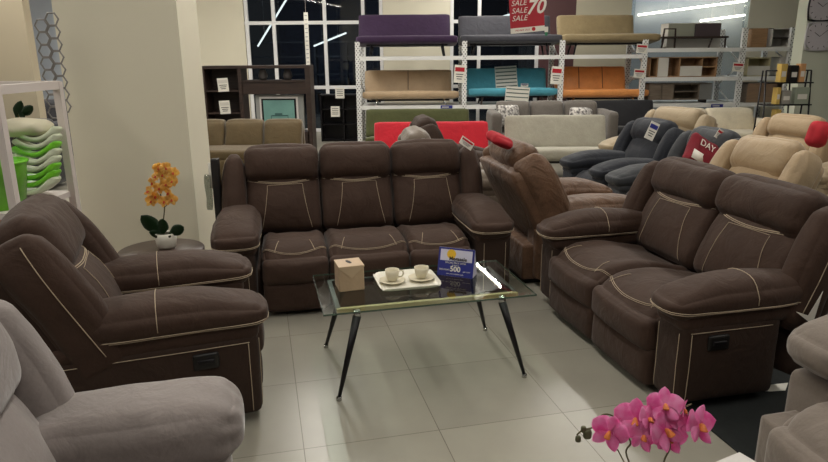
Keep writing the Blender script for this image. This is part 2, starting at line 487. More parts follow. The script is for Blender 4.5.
            add_seam(po, bv, pts, r=.002)
    t['W'] = W
    del t['W']
    return t, bk

# the four brown pieces with contrast stitching
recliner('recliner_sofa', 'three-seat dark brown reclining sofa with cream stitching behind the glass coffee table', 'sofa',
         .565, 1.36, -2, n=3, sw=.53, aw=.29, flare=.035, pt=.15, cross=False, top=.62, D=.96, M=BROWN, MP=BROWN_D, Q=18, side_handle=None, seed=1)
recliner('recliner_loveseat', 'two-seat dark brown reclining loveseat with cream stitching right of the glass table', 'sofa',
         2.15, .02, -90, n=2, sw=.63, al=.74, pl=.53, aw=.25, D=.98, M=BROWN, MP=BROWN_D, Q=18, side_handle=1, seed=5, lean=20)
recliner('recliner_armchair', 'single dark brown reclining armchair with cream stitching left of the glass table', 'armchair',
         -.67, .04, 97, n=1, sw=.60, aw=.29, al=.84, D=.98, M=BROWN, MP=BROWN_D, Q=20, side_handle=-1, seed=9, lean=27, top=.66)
recliner('recliner_armchair', 'mottled tan leather recliner turned away, just behind the right end of the three-seat sofa', 'armchair',
         2.15, 1.43, 88, n=1, sw=.60, D=1.04, al=.82, top=.66, M=TAN, stitch=False, Q=14, seed=13, lean=27)
recliner('recliner_armchair', 'light grey suede recliner cropped by the lower left corner of the photo', 'armchair',
         -.56, -1.55, 92, n=1, sw=.60, D=.94, pt=.20, pr_=.075, pc=.02, bolster=True, M=GREY, stitch=False, Q=24, seed=17, lean=17, aw=.29, al=.58, ah=.66, ao_=.12, top=.66)
recliner('recliner_armchair', 'taupe suede recliner cropped by the lower right edge of the photo', 'armchair',
         2.05, -1.62, -90, n=1, sw=.60, D=1.0, pt=.16, M=GREY2, stitch=False, Q=18, seed=21, aw=.29, al=.66, ah=.66, ao_=.26)
recliner('recliner_armchair', 'slate blue recliner facing left with a white price tag on its wing', 'armchair',
         3.5, 2.85, -88, n=1, sw=.56, D=.98, M=NAVY, stitch=False, Q=12, seed=25, lean=22)
TUBE = mat('lit_tube', (255, 244, 220), emit=9)
# ------------------------------------------------------------------ small materials
RED = mat('red_cloth', (176, 28, 42), .8, var=.1, scale=12)
DRED = mat('burgundy_cloth', (120, 16, 34), .8, var=.12, scale=14, bump=.3, bscale=12)
GLASS = glass('clear_glass', (243, 250, 246), 1.15, .985)
CLEARWIN = glass('clear_window_glass', (236, 240, 242), 1.0, .97)
WINGLASS = glass('window_glass', (170, 180, 190), 1.0, .8)
EDGEG = mat('glass_edge', (74, 92, 80), .15, spec=.8)
CREAMW = mat('pale_wood', (196, 176, 130), .5, var=.05, scale=6)
CERAM = mat('cream_ceramic', (214, 206, 182), .3, spec=.6)
WOODD = wood('dark_wenge', (38, 27, 23), (58, 42, 35))
WOODM = wood('oak', (146, 112, 80), (176, 140, 104))
WOODG = wood('grey_oak', (104, 92, 80), (132, 118, 104))
GREEN = mat('green_plastic', (120, 205, 50), .3, var=.1, scale=9, spec=.6)
PGREEN = mat('pale_green_glaze', (214, 222, 196), .35, var=.08, scale=7, spec=.6)
LEAF = mat('dark_leaf', (30, 58, 30), .4, var=.2, scale=9)
STEM = mat('brown_stem', (92, 84, 56), .6)
INK = mat('dark_ink', (40, 36, 40), .7)
SEAT_MATS = {
 'purple': suede('purple_fabric', (48, 25, 58)), 'gold': suede('champagne_velvet', (176, 152, 122), k=.12, rough=.45), 'dgrey': suede('dark_grey_fabric', (60, 60, 67)),
 'blue': suede('turquoise_fabric', (74, 150, 170)), 'khaki': suede('khaki_fabric', (140, 124, 92)), 'orange': suede('orange_leather', (222, 148, 84), k=.15, rough=.35),
 'red': suede('red_fabric', (186, 26, 44)), 'green': suede('moss_green_fabric', (70, 74, 38)), 'lgrey': suede('light_grey_tweed', (158, 154, 140)),
 'olive': suede('olive_brown_fabric', (84, 69, 42)), 'mgrey': suede('grey_tweed', (96, 90, 84)), 'black': suede('black_fabric', (34, 34, 38)), 'mush': suede('mushroom_leather', (112, 100, 88), rough=.5)}

def text(body, size, m, parent, loc, rot=(PI / 2, 0, 0), name='lettering', ex=.0008, bold=0, shear=0):
    cu = bpy.data.curves.new(name, 'FONT'); cu.body = body; cu.size = size; cu.extrude = ex; cu.align_x = 'CENTER'; cu.align_y = 'CENTER'; cu.offset = bold; cu.shear = shear
    cu.resolution_u = 3
    o = bpy.data.objects.new(name, cu); C.objects.link(o)
    bpy.context.view_layer.update()
    me = bpy.data.meshes.new_from_object(o.evaluated_get(bpy.context.evaluated_depsgraph_get()))
    bpy.data.objects.remove(o); bpy.data.curves.remove(cu)
    me.name = name; me.materials.clear(); me.materials.append(m)
    q = bpy.data.objects.new(name, me); C.objects.link(q); q.parent = parent; q.location = loc; q.rotation_euler = rot
    return q
def price_tag(label, loc, rot=(0, 0, 0), size=(.07, .1), band=RED, name='price_tag', body='SALE', group=None, yaw=0):
    w, h = size
    t = thing(name, label, 'price tag', loc, 0, group); t.rotation_euler = rot
    obj('card', bx((0, 0, 0), (w, .003, h)), WHITEP, t, smooth=False)
    obj('printed_band', bx((0, -.0022, h * .25), (w * .86, .001, h * .24)), band, t, smooth=False)
    m = bmesh.new()
    for k in range(3): box(m, (0, -.0022, -h * (.02 + .13 * k)), (w * (.7 - .12 * k), .001, h * .045))
    obj('print_lines', m, INK, t, smooth=False)
    return t
def cushion(name, label, loc, rot, size, m, cat='cushion', group=None, nz=.006):
    o = obj(name, puff(size, min(size) * .45, (0, size[1] * .22, 0), n=12, nz=nz, seed=len(label)), m, None, loc=loc, rot=rot)
    return tag(o, label, cat, group)

# ------------------------------------------------------------------ glass coffee table
GX0, GX1, GY0, GY1 = .141, 1.217, -.217, .372
TC = G((GX0 + GX1) / 2, (GY0 + GY1) / 2)
tw, td = GX1 - GX0, GY1 - GY0
tbl = thing('coffee_table', 'clear glass coffee table on four splayed black legs between the brown sofas', 'table', TC, GYAW)
o = obj('glass_top', bx((0, 0, .445), (tw, td, .010), bev=.002), GLASS, tbl, smooth=False)
m = bmesh.new()
for s in (-1, 1):
    box(m, (0, s * (td / 2 + .0006), .445), (tw, .0012, .0085)); box(m, (s * (tw / 2 + .0006), 0, .445), (.0012, td, .0085))
obj('glass_edge', m, EDGEG, tbl, smooth=False)
for s in (-1, 1):
    obj('rail', bx((0, s * (td / 2 - .085), .4285), (tw - .14, .024, .022), bev=.002), CREAMW if s < 0 else BLACKM, tbl, smooth=False)
    obj('rail', bx((s * (tw / 2 - .08), 0, .4285), (.024, td - .17, .022), bev=.002), BLACKM, tbl, smooth=False)
for sx in (-1, 1):
    for sy in (-1, 1):
        top = Vector((sx * (tw / 2 - .165), sy * (td / 2 - .05), .405)); ft = Vector((sx * (tw / 2 - .055), sy * (td / 2 + .012), .012))
        lg = obj('leg', tb([top, top.lerp(ft, .5), ft], .021, r2=.009, seg=12), BLACKM, tbl)
        obj('foot_cap', tb([ft + Vector((0, 0, -.012)), ft + Vector((0, 0, .006))], .013, seg=12), CHROME, lg)
        obj('connector', tb([top + Vector((0, 0, -.01)), top + Vector((0, 0, .034))], .018, seg=14), CHROME, lg)
TZ = .4515
# tissue box
p = (G(.269, .018) + G(.216, .187)) / 2
t = thing('tissue_box', 'beige faux leather tissue box cover on the left end of the glass table', 'tissue box', G(.312, .125, TZ), R(17))
BEI = mat('beige_vinyl', (190, 164, 134), .55, var=.04, bump=.15, bscale=50)
obj('box', bx((0, 0, .066), (.132, .132, .132), bev=.006), BEI, t)
m = bmesh.new(); prism(m, [(-.067, .002), (.067, .002), (.067, -.004), (0, -.062), (-.067, -.004)], -.0695, -.066, 'y')
fl = obj('front_flap', m, mat('beige_vinyl_light', (198, 174, 144), .55), t, smooth=False, loc=(0, 0, .132))
obj('lid', bx((0, 0, .1335), (.134, .136, .004), bev=.001), BEI, t)
m = bmesh.new(); bmesh.ops.create_circle(m, cap_ends=True, segments=20, radius=.5); bmesh.ops.scale(m, vec=(.022, .058, 1), verts=m.verts)
r_ = bmesh.ops.extrude_face_region(m, geom=m.faces[:]); bmesh.ops.translate(m, vec=(0, 0, .001), verts=[v for v in r_['geom'] if isinstance(v, bmesh.types.BMVert)])
obj('tissue_slot', m, INK, t, smooth=False, loc=(0, .008, .1356), rot=(0, 0, R(15)))
# tray
tray = thing('serving_tray', 'white rectangular tray holding the two cups on the glass table', 'tray', G(.618, .125, TZ), GYAW)
m = bmesh.new()
A = bmesh.ops.create_grid(m, x_segments=16, y_segments=14, size=.5)['verts']
for v in m.verts:
    x, y = v.co.x * 2, v.co.y * 2
    k = (abs(x) ** 8 + abs(y) ** 8) ** (1 / 8) or 1; mxx = max(abs(x), abs(y)) or 1
    x, y = x * mxx / k, y * mxx / k
    e = max(abs(x), abs(y))
    v.co = Vector((x * .165, y * .142, .004 + .018 * sm(e, .84, 1)))
bmesh.ops.solidify(m, geom=m.faces[:], thickness=.004)
obj('tray_body', m, mat('white_lacquer', (226, 222, 208), .35), tray)
def cup(gx, gy, hr, label):
    t = thing('tea_cup', label, 'cup', G(gx, gy, TZ + .0195), hr, 'cream cups on the tray')
    m = bmesh.new(); lathe(m, [(.001, 0), (.024, 0), (.026, .003), (.031, .012), (.036, .035), (.038, .058), (.0355, .058), (.033, .035), (.027, .012), (.001, .008)], 28)
    obj('bowl', m, CERAM, t)
    obj('handle', tb(catmull([(.034, 0, .048), (.052, 0, .050), (.060, 0, .036), (.052, 0, .020), (.033, 0, .016)], 5), .0042, seg=8), CERAM, t)
def saucer(gx, gy, label):
    m = bmesh.new(); lathe(m, [(.001, 0), (.034, 0), (.036, .003), (.068, .0105), (.070, .013), (.066, .0135), (.036, .007), (.001, .006)], 32)
    tag(obj('saucer', m, CERAM, None, loc=G(gx, gy, TZ + .009)), label, 'saucer', 'saucers on the tray')
saucer(.540, .120, 'left cream saucer on the tray, nearer the tissue box'); saucer(.70, .125, 'right cream saucer on the tray, nearer the blue price sign')
cup(.540, .120, R(10), 'cream cup with its handle pointing right, nearer the tissue box')
cup(.70, .125, R(50), 'cream cup nearer the blue price sign, handle turned away')
# tent sign
sg = thing('price_sign', 'blue folded tent price sign reading 500 on the glass table', 'sign', G(.915, .175, TZ), GYAW + R(-50 + 17))
sg.rotation_euler = (0, 0, R(-22))
SB = mat('royal_blue_card', (34, 42, 128), .45); SW = mat('white_card', (206, 204, 224), .5); SY = mat('yellow_print', (226, 180, 40), .5)
m = bmesh.new(); prism(m, [(-.042, 0), (-.0395, 0), (.001, .148), (-.001, .15)], -.102, .102, 'x'); obj('front_panel', m, SB, sg, smooth=False)
m = bmesh.new(); prism(m, [(.042, 0), (.0395, 0), (-.001, .148), (.001, .15)], -.102, .102, 'x'); obj('back_panel', m, SW, sg, smooth=False)
m = bmesh.new(); prism(m, [(-.037, .002), (.037, .002), (0, .144)], .1, .102, 'x'); obj('side_panel', m, SW, sg, smooth=False)
ta = math.atan2(.150, .041)
def onp(x, h): return (x, -.042 + h * math.cos(ta) - .0012, h * math.sin(ta))
pr = (ta, 0, 0)
hd = obj('header_print', bx((0, 0, 0), (.182, .062, .0012)), SW, sg, smooth=False, loc=onp(0, .115), rot=pr)
m = bmesh.new(); bmesh.ops.create_circle(m, cap_ends=True, segments=24, radius=.026); obj('sun_emblem', m, SY, sg, smooth=False, loc=Vector(onp(-.028, .122)) + Vector((0, -.0012, 0)), rot=pr)
text('Megasale', .028, INK, sg, Vector(onp(.012, .098)) + Vector((0, -.0022, 0)), pr, bold=.0006)
text('SPECIAL PRICE OFFER', .0125, WHITEP, sg, onp(0, .074), pr)
text('as low as', .011, WHITEP, sg, onp(0, .062), pr)
text('500', .040, WHITEP, sg, onp(0, .040), pr, bold=.001)
text('DISCOUNT', .012, WHITEP, sg, onp(-.062, .034), pr); text('per item', .012, WHITEP, sg, onp(.066, .032), pr)
text('terms and conditions apply', .009, WHITEP, sg, onp(0, .014), pr)

# ------------------------------------------------------------------ side table, orchids
st = thing('side_table', 'round dark brown side table between the pillar and the armchair', 'table', G(-.72, .93), GYAW)
m = bmesh.new(); lathe(m, [(.001, .475), (.245, .475), (.25, .48), (.25, .497), (.245, .502), (.001, .502)], 48); obj('table_top', m, wood('walnut', (58, 44, 38), (72, 56, 48), rough=.35), st)
m = bmesh.new(); lathe(m, [(.001, .03), (.035, .03), (.03, .2), (.035, .475), (.001, .475)], 20); obj('pedestal', m, BLACKM, st)
m = bmesh.new(); lathe(m, [(.001, 0), (.18, 0), (.18, .012), (.03, .03), (.001, .03)], 32); obj('base', m, BLACKM, st)
def petal(L, W, dep=.25, n=8):
    """petal in xz plane growing along +z, facing -y"""
    m = bmesh.new(); rows = []
    for i in range(n + 1):
        v = i / n; w = W * (math.sin(PI * min(1, v * .94 + .06)) ** .6) * (.35 + .65 * sm(v, 0, .5))
        rows.append([m.verts.new((u * w / 2, -dep * L * math.sin(v * PI * .5) * (v * .6) + .18 * w * u * u, v * L)) for u in (-1, -.6, -.2, .2, .6, 1)])
    for A, B in zip(rows, rows[1:]):
        for k in range(5): m.faces.new((A[k], A[k + 1], B[k + 1], B[k]))
    bmesh.ops.solidify(m, geom=m.faces[:], thickness=L * .012)
    return m
def bloom(parent, pos, face, s, pm, lm, roll=0, parts=True):
    """orchid blossom of five petals with a lip; face = yaw/pitch"""
    M_ = Matrix.Translation(pos) @ Euler((face[1], 0, face[0])).to_matrix().to_4x4() @ Matrix.Rotation(roll, 4, 'Y')
    b = bmesh.new()
    for ang, L, W in ((0, .5, .36), (72, .52, .58), (-72, .52, .58), (142, .5, .34), (-142, .5, .34)):
        p = petal(L * s, W * s)
        p.transform(Matrix.Rotation(R(ang), 4, 'Y') @ Matrix.Translation((0, .03 * s if ang in (72, -72) else 0.0, 0)))
        me = bpy.data.meshes.new('t'); p.to_mesh(me); p.free(); b.from_mesh(me); bpy.data.meshes.remove(me)
    b.transform(M_)
    o = obj('blossom', b, pm, parent)
    l = puff((.13 * s, .16 * s, .2 * s), .05 * s, n=6, nz=0, f=lambda p, a, bb, c: (p.x * (1 + .5 * -c), p.y - .07 * s + .04 * s * c, p.z - .05 * s))
    l.transform(M_)
    obj('lip', l, lm, o)
    return o
PINK = mat('orchid_pink', (238, 100, 178), .6, rgb2=(248, 168, 214), scale=30, sheen=.2); PLIP = mat('orchid_lip', (214, 120, 60), .6, var=.2, scale=60)
YEL = mat('orchid_yellow', (240, 206, 118), .6, rgb2=(230, 176, 92), scale=40); YLIP = mat('orchid_orange_lip', (190, 70, 40), .6)
yo = thing('potted_orchid', 'yellow orange orchid in a round white pot on the brown side table', 'plant', G(-.69, .955, .502), 0)
m = bmesh.new(); lathe(m, [(.001, 0), (.042, 0), (.056, .02), (.062, .055), (.060, .095), (.054, .097), (.054, .085), (.001, .082)], 32); obj('pot', m, mat('white_glaze', (216, 212, 200), .3), yo)
obj('soil', puff((.1, .1, .02), .009, n=6, f=lambda p, a, b, c: p + Vector((0, 0, .083))), mat('moss', (52, 50, 34), .95, bump=.5), yo)
sp = catmull([(0, 0, .08), (-.005, 0, .16), (.012, 0, .26), (.0, -.01, .34), (.02, -.02, .42), (.05, -.03, .47), (.085, -.04, .48)], 6)
obj('stem', tb(sp, .0035, seg=6), STEM, yo)
sp2 = catmull([(.008, 0, .25), (.05, -.01, .29), (.07, -.02, .34)], 6); obj('stem', tb(sp2, .0025, seg=6), STEM, yo)
for (lx, lz, ry, L, W) in ((-.03, .085, -32, .16, .10), (.02, .085, 62, .13, .07), (-.015, .08, 12, .12, .07), (.0, .08, -70, .09, .06)):
    p = petal(L, W, .1); o = obj('leaf', p, LEAF, yo, loc=(lx, -.02, lz), rot=(R(8), R(ry), 0))
random.seed(3)
for i, (x, z) in enumerate([(-.05, .30), (-.055, .36), (-.02, .33), (.03, .30), (.075, .31), (.06, .35), (-.03, .41), (.01, .38), (.05, .40), (.0, .45), (.04, .46), (.09, .42), (.10, .47), (.06, .50), (.02, .50)]):
    bloom(yo, Vector((x, -.03 - .02 * random.random(), z)), (R(random.uniform(-40, 40)), R(random.uniform(-25, 20))), .075, YEL, YLIP, R(random.uniform(-30, 30)))
# pink orchid in the foreground with its stand, just below the frame
pt = thing('side_table', 'white rectangular side table just showing a corner under the pink orchid', 'table', (.76, 1.45, 0), R(27))
obj('table_top', bx((.02, -.05, .435), (.62, .40, .03), bev=.004), WHITEM, pt)
for sx in (-1, 1):
    for sy in (-1, 1): obj('leg', bx((.02 + sx * .27, -.05 + sy * .17, .21), (.03, .03, .42)), WHITEM, pt)
po = thing('potted_orchid', 'pink orchid with brown buds at the bottom edge of the photo', 'plant', (.60, 1.38, .4505), 0)
m = bmesh.new(); lathe(m, [(.001, 0), (.045, 0), (.05, .02), (.055, .07), (.05, .072), (.048, .06), (.001, .055)], 32); obj('pot', m, CERAM, po)
def rel(x, z, y=1.5): return Vector((x + .014 - .60, y - 1.38 + (.045 if y < 1.501 and y != 1.49 else 0), z - .457))
obj('stem', tb(catmull([(0, .03, .055), rel(.545, .60, 1.46), rel(.545, .655, 1.49), rel(.52, .69, 1.5), rel(.485, .70, 1.5), rel(.465, .665, 1.5), rel(.435, .655, 1.5), rel(.42, .64, 1.5)], 7), .0024, seg=6), STEM, po)
obj('stem', tb(catmull([(.01, 0, .055), rel(.64, .58, 1.45), rel(.65, .64, 1.49), rel(.66, .69, 1.5), rel(.70, .72, 1.5), rel(.72, .73, 1.5)], 7), .0024, seg=6), STEM, po)
obj('stem', tb(catmull([(-.01, 0, .055), rel(.53, .60, 1.47), rel(.505, .655, 1.5), rel(.53, .70, 1.5), rel(.56, .72, 1.5), rel(.64, .725, 1.5), rel(.67, .75, 1.5)], 7), .002, seg=6), STEM, po)
for x, z, s in ((.437, .657, .010), (.448, .643, .015), (.424, .628, .010), (.512, .676, .011), (.52, .658, .008), (.553, .662, .014)):
    b = puff((s * 1.5, s * 1.3, s * 2), s * .6, n=6, nz=0); obj('bud', b, mat('bud', (92, 92, 66), .6) if 'bud' not in bpy.data.materials else bpy.data.materials['bud'], po, loc=rel(x, z))
for i, (x, z, s, yw, pi_, rl) in enumerate([(.480, .688, .078, -25, -10, 15), (.502, .69, .05, 50, 0, 30), (.548, .705, .088, -20, -30, 0), (.560, .677, .066, 10, -20, 25), (.575, .715, .06, 40, -30, 40), (.615, .742, .075, -10, -40, 0),
     (.612, .692, .086, 25, -25, -15), (.628, .665, .07, -5, -20, 10), (.635, .715, .06, 30, -40, 60), (.690, .705, .084, 30, -20, 20), (.672, .70, .05, -30, 0, 0), (.66, .73, .045, 60, 0, 45)]):
    bloom(po, rel((x - .58) * 1.12 + .60, (z - .70) * 1.1 + .695, 1.49 + .015 * (i % 3)), (R(yw), R(pi_)), s * 1.28, PINK, PLIP, R(rl))

# ------------------------------------------------------------------ black mats, paper tags
o = obj('floor_mat', bx((0, 0, .004), (1.7, 1.9, .008)), mat('black_carpet', (26, 30, 30), .95, var=.1, scale=40), None, smooth=False, loc=G(2.62, -1.32), rot=(0, 0, GYAW)); tag(o, 'black floor mat under the right loveseat and taupe recliner', 'mat')
m = bmesh.new(); prism(m, [(0, 0), (.09, .035), (.20, .03), (.13, -.03), (.05, -.02)], .0, .002, 'z')
tag(obj('paper_scrap', m, WHITEP, None, smooth=False, loc=G(2.22, -.66, .0085), rot=(0, 0, GYAW)), 'white paper scrap on the black mat at the loveseat base', 'paper')
m = bmesh.new(); prism(m, [(0, .17), (-.05, .05), (-.11, .07), (-.045, .02), (-.045, -.08), (-.02, -.08), (-.02, .03)], 0, .002, 'y')
tag(obj('paper_label', m, WHITEP, None, smooth=False, loc=G(2.36, -.80, .40), rot=(0, 0, 0)), 'white forked paper label hanging under the near arm of the loveseat', 'label')
recliner('recliner_armchair', 'black leather recliner in the dark behind the right end of the loveseat', 'armchair', 3.75, -.25, -90, n=1, sw=.56, M=BLACK, stitch=False, Q=8, seed=33)
t = thing('plastic_sleeve', 'clear plastic sleeve with white label hanging at the left end of the three-seat sofa', 'packaging', G(-.44, 1.62, .50), 0)
obj('sleeve', puff((.05, .03, .26), .012, n=8, nz=.006, f=lambda p, a, b, c: p + Vector((-.03, 0, .2))), glass('film', (225, 230, 225), 3, .75), t)
obj('label_strip', bx((0, -.01, .32), (.035, .004, .18)), WHITEP, t)
obj('strap', bx((.03, .0, .22), (.05, .06, .44), bev=.01), BLACK, t)
price_tag('small white price tag on the right headrest of the three-seat sofa', G(1.37, 1.44, 1.0), (R(-15), R(35), GYAW), (.11, .06))
cushion('cushion', 'small red cushion lying on top of the tan recliner', G(1.55, 1.25, 1.04), (R(10), R(20), .4), (.17, .15, .07), RED)

# ------------------------------------------------------------------ more recliners behind
recliner('recliner_armchair', 'charcoal recliner with a burgundy cushion leaning on it, behind the loveseat', 'armchair', 3.5, 1.93, -88, n=1, sw=.50, D=.98, M=CHAR, stitch=False, Q=12, seed=26, lean=22)
recliner('recliner_armchair', 'beige leather recliner with rounded headrest directly behind the loveseat', 'armchair', 3.27, 1.06, -86, n=1, sw=.54, D=.98, M=BEIGE, stitch=False, Q=14, seed=27, lean=26, top=.64)
recliner('recliner_armchair', 'sand recliner in the back row behind the slate blue recliner', 'armchair', 4.55, 3.85, -80, n=1, sw=.7, D=.98, M=BEIGE2, stitch=False, Q=10, seed=28)
recliner('recliner_armchair', 'pale cream recliner in the back row below the television stands', 'armchair', 5.1, 2.65, -84, n=1, sw=.6, D=.98, M=BEIGE, stitch=False, Q=10, seed=29)
recliner('recliner_armchair', 'sand recliner with a red cushion on it at the right edge', 'armchair', 5.35, 1.55, -80, n=1, sw=.6, D=.98, M=BEIGE2, stitch=False, Q=10, seed=30)
recliner('recliner_armchair', 'mushroom leather recliner turned away behind the three-seat sofa', 'armchair', 1.58, 2.62, 84, n=1, sw=.52, D=.98, M=SEAT_MATS['mush'], stitch=False, Q=12, seed=31)
recliner('recliner_armchair', 'dark brown recliner behind the tan recliner, beside the red sofa bed', 'armchair', 1.95, 3.75, 84, n=1, sw=.5, D=.95, M=BROWN_D, stitch=False, Q=10, seed=32)
c = cushion('cushion', 'burgundy cushion with white lettering and a white label, propped on the charcoal recliner', at(701, 154, 5.5), (R(-20), R(30), R(10)), (.28, .10, .28), DRED, nz=.012)
text('DAY', .08, WHITEP, c, (-.02, -.077, .05), (PI / 2, 0, 0), ex=.002); text('da', .055, WHITEP, c, (.06, -.072, -.04), (PI / 2, 0, 0), ex=.002)
obj('label', bx((-.06, -.068, -.07), (.14, .004, .08)), WHITEP, c)
cushion('cushion', 'bright red cushion on the sand recliner at the right edge', at(818, 134, 5.9), (0, R(10), 0), (.18, .14, .24), RED)
price_tag('long white price tag on the wing of the slate blue recliner', at(652, 131, 6.12), (R(-10), R(25), 0), (.09, .17), band=SB)
price_tag('small white price tag on the charcoal recliner headrest', at(719, 134, 5.62), (0, R(30), 0), (.05, .08))

# ------------------------------------------------------------------ sofa beds
def sofabed(name, label, x, y, z, W, mk, leg='metal', bw=None, bh=.46, sd=.62, st=.14, lh=.2, tag_=None, rz=0, tufts=0, bshift=-.05, group=None, lean=18):
    t = thing(name, label, 'sofa', (x, y, z), rz, group)
    M = SEAT_MATS[mk]; bw = bw or W - .12
    so = obj('seat', puff((W, sd, st), .05, (0, .01, .012), n=12, nz=.003, seed=len(label), f=lambda p, a, b, c: (p.x, p.y, p.z + lh + st / 2 + .03 * (-b))), M, t)
    L = R(lean)
    def fbk(p, a, b, c):
        s = p.z + bh / 2
        return (bshift + p.x, sd / 2 + s * math.sin(L) + p.y * math.cos(L) - .02, lh + st * .6 + s * math.cos(L) - p.y * math.sin(L))
    bm = puff((bw, .13, bh), .045, (0, .012, 0), n=12, nz=.003, seed=len(label) + 3, f=fbk); bv = BVHTree.FromBMesh(bm)
    bo = obj('backrest', bm, M, t)
    dk = M
    for k in range(tufts):
        xs = bshift - bw / 2 + bw * (k + 1) / (tufts + 1)
        add_seam(bo, bv, [((xs, sd / 2 + (i / 10) * bh * math.sin(L), lh + st * .7 + (i / 10) * bh), Vector((0, 1, -.2))) for i in range(1, 10)], r=.006, m=INK)
    lm = {'metal': CHROME, 'black': BLACKM, 'wood': WOODD, 'pale': CREAMW}[leg]
    for sx in (-1, 1):
        for sy in (-1, 1):
            obj('leg', tb([(sx * (W / 2 - .28), sy * (sd / 2 - .1), lh + .01), (sx * (W / 2 - .24), sy * (sd / 2 - .07), 0)], .022, r2=.014, seg=8), lm, t)
    obj('frame', bx((0, .05, lh - .005), (W * .8, sd * .8, .03)), BLACKM, t, smooth=False)
    return t
RZ1, RZ2 = 1.600, .712
sofabed('sofa_bed', 'deep purple sofa bed on the top level of the rack, leftmost', -.10, 12.60, RZ1, 1.86, 'purple', 'black', bh=.50, lh=.20)
sofabed('sofa_bed', 'champagne velvet sofa bed on the lower rack level below the purple one', -.04, 12.60, RZ2, 1.80, 'gold', 'metal', bh=.46, lh=.10, tufts=1)
sofabed('sofa_bed', 'dark grey sofa bed on the top rack level between purple and khaki ones', 1.80, 12.60, RZ1, 1.86, 'dgrey', 'black', bh=.46)
sofabed('sofa_bed', 'turquoise sofa bed with price sheets on the lower rack level', 1.86, 12.60, RZ2, 1.66, 'blue', 'wood', bh=.44, lh=.14)
sofabed('sofa_bed', 'khaki sofa bed on the top rack level above the orange one', 3.62, 12.60, RZ1, 1.80, 'khaki', 'black', bh=.46, bshift=-.14, bw=1.45)
sofabed('sofa_bed', 'shiny orange sofa bed on the lower rack level', 3.56, 12.60, RZ2, 1.66, 'orange', 'metal', bh=.50, lh=.10, tufts=2, bshift=-.12, bw=1.36)
sofabed('sofa_bed', 'bright red sofa bed on the floor behind the three-seat sofa', .30, 8.7, 0, 1.62, 'red', 'metal', bh=.44, lh=.22, bw=1.58)
sofabed('sofa_bed', 'moss green sofa bed showing above the red one', .12, 10.2, 0, 1.70, 'green', 'metal', bh=.46, lh=.26, bw=1.66)
sofabed('sofa_bed', 'light grey tweed sofa bed with angled backrest behind the tan recliner', 2.03, 8.75, 0, 1.50, 'lgrey', 'metal', bh=.48, lh=.24, bw=1.40, st=.16)
sofabed('sofa_bed', 'black sofa bed standing before the rack below the orange sofa bed', 3.60, 11.4, 0, 1.6, 'black', 'metal', bh=.5, lh=.25)
cushion('sheet_stack', 'striped white price sheet hanging on the backrest of the turquoise sofa bed', at(508, 76, 12.35) + Vector((0, .28, 0)), (R(-18), 0, 0), (.42, .01, .42), mat('striped_paper', (205, 212, 208), .7), cat='sheet')
def sheet(label, loc, rot, w, h, n):
    t = thing('price_sheet', label, 'sheet', loc); t.rotation_euler = rot
    obj('paper', bx((0, 0, 0), (w, .004, h)), WHITEP, t, smooth=False)
    m = bmesh.new()
    for k in range(n): box(m, (0, -.003, h / 2 - h * (k + .6) / n), (w * .94, .001, h * .05))
    obj('print_lines', m, mat('grey_green_ink', (74, 96, 92), .7), t, smooth=False)
for o in [o for o in bpy.data.objects if o.name.startswith('sheet_stack')]: bpy.data.objects.remove(o)
sheet('striped white sheet on the backrest of the turquoise sofa bed', (1.80, 12.86, 1.20), (R(-18), R(-3), 0), .42, .42, 6)
sheet('striped white sheet hanging over the seat front of the turquoise sofa bed', (1.93, 12.272, .86), (R(4), R(4), 0), .44, .36, 5)
price_tag('small white tag on the seat of the turquoise sofa bed', (2.12, 12.62, 1.055), (R(-70), R(0), R(-10)), (.14, .16), band=SB)
# dark grey sofa with patterned cushions
def couch(name, label, x, y, W, mk, nb, H=.8, arms=(1, 1), rz=0, sh=.42, ins=0):
    t = thing(name, label, 'sofa', (x, y, 0), rz); M = SEAT_MATS[mk]
    obj('base', puff((W, .85, .28), .04, n=8, f=lambda p, a, b, c: (p.x, p.y, p.z + .19)), M, t)
    obj('seat', puff((W - .06, .72, .13), .045, (0, 0, .01), n=10, f=lambda p, a, b, c: (p.x, p.y - .06, p.z + sh - .055)), M, t)
    bw = (W - ins) / nb
    for i in range(nb):
        obj('back_cushion', puff((bw - .01, .2, H - sh + .04), .06, (0, .02, .01), n=10, f=lambda p, a, b, c, i=i: (-ins / 2 + (i - (nb - 1) / 2) * bw + p.x, .28 + p.y + .08 * c, (H + sh) / 2 + p.z - .01)), M, t)
    obj('back_frame', puff((W - ins, .12, H - .15), .04, n=6, f=lambda p, a, b, c: (p.x - ins / 2, .41 + p.y, .06 + (H - .15) / 2 + p.z)), M, t)
    for s, k in zip((-1, 1), arms):
        if k: obj('arm', puff((.16, .85, k), .05, n=8, f=lambda p, a, b, c, s=s, k=k: (s * (W / 2 + .07) + p.x, p.y, .05 + k / 2 + p.z)), M, t)
    for sx in (-1, 1):
        for sy in (-1, 1): obj('leg', bx((sx * (W / 2 - .1), sy * .35, .03), (.06, .06, .06)), BLACKM, t)
    return t
couch('sofa', 'olive brown three-cushion sofa in front of the dark wall unit', -2.30, 8.85, 1.72, 'olive', 3, H=.76, arms=(.5, 0), sh=.43, ins=.1)
couch('sofa', 'dark grey three-cushion sofa holding patterned cushions under the turquoise sofa bed', 2.15, 10.3, 1.62, 'mgrey', 3, H=.88, arms=(.72, .72))
PATT = mat('speckled_print', (214, 210, 204), .8, rgb2=(96, 92, 92), scale=26, detail=1)
cushion('cushion', 'white speckled cushion at the left end of the dark grey sofa', (1.50, 10.42, .68), (R(-12), 0, 0), (.36, .12, .34), PATT)
cushion('cushion', 'white lettered cushion at the right end of the dark grey sofa', (2.66, 10.42, .66), (R(-12), R(4), 0), (.36, .12, .28), PATT)
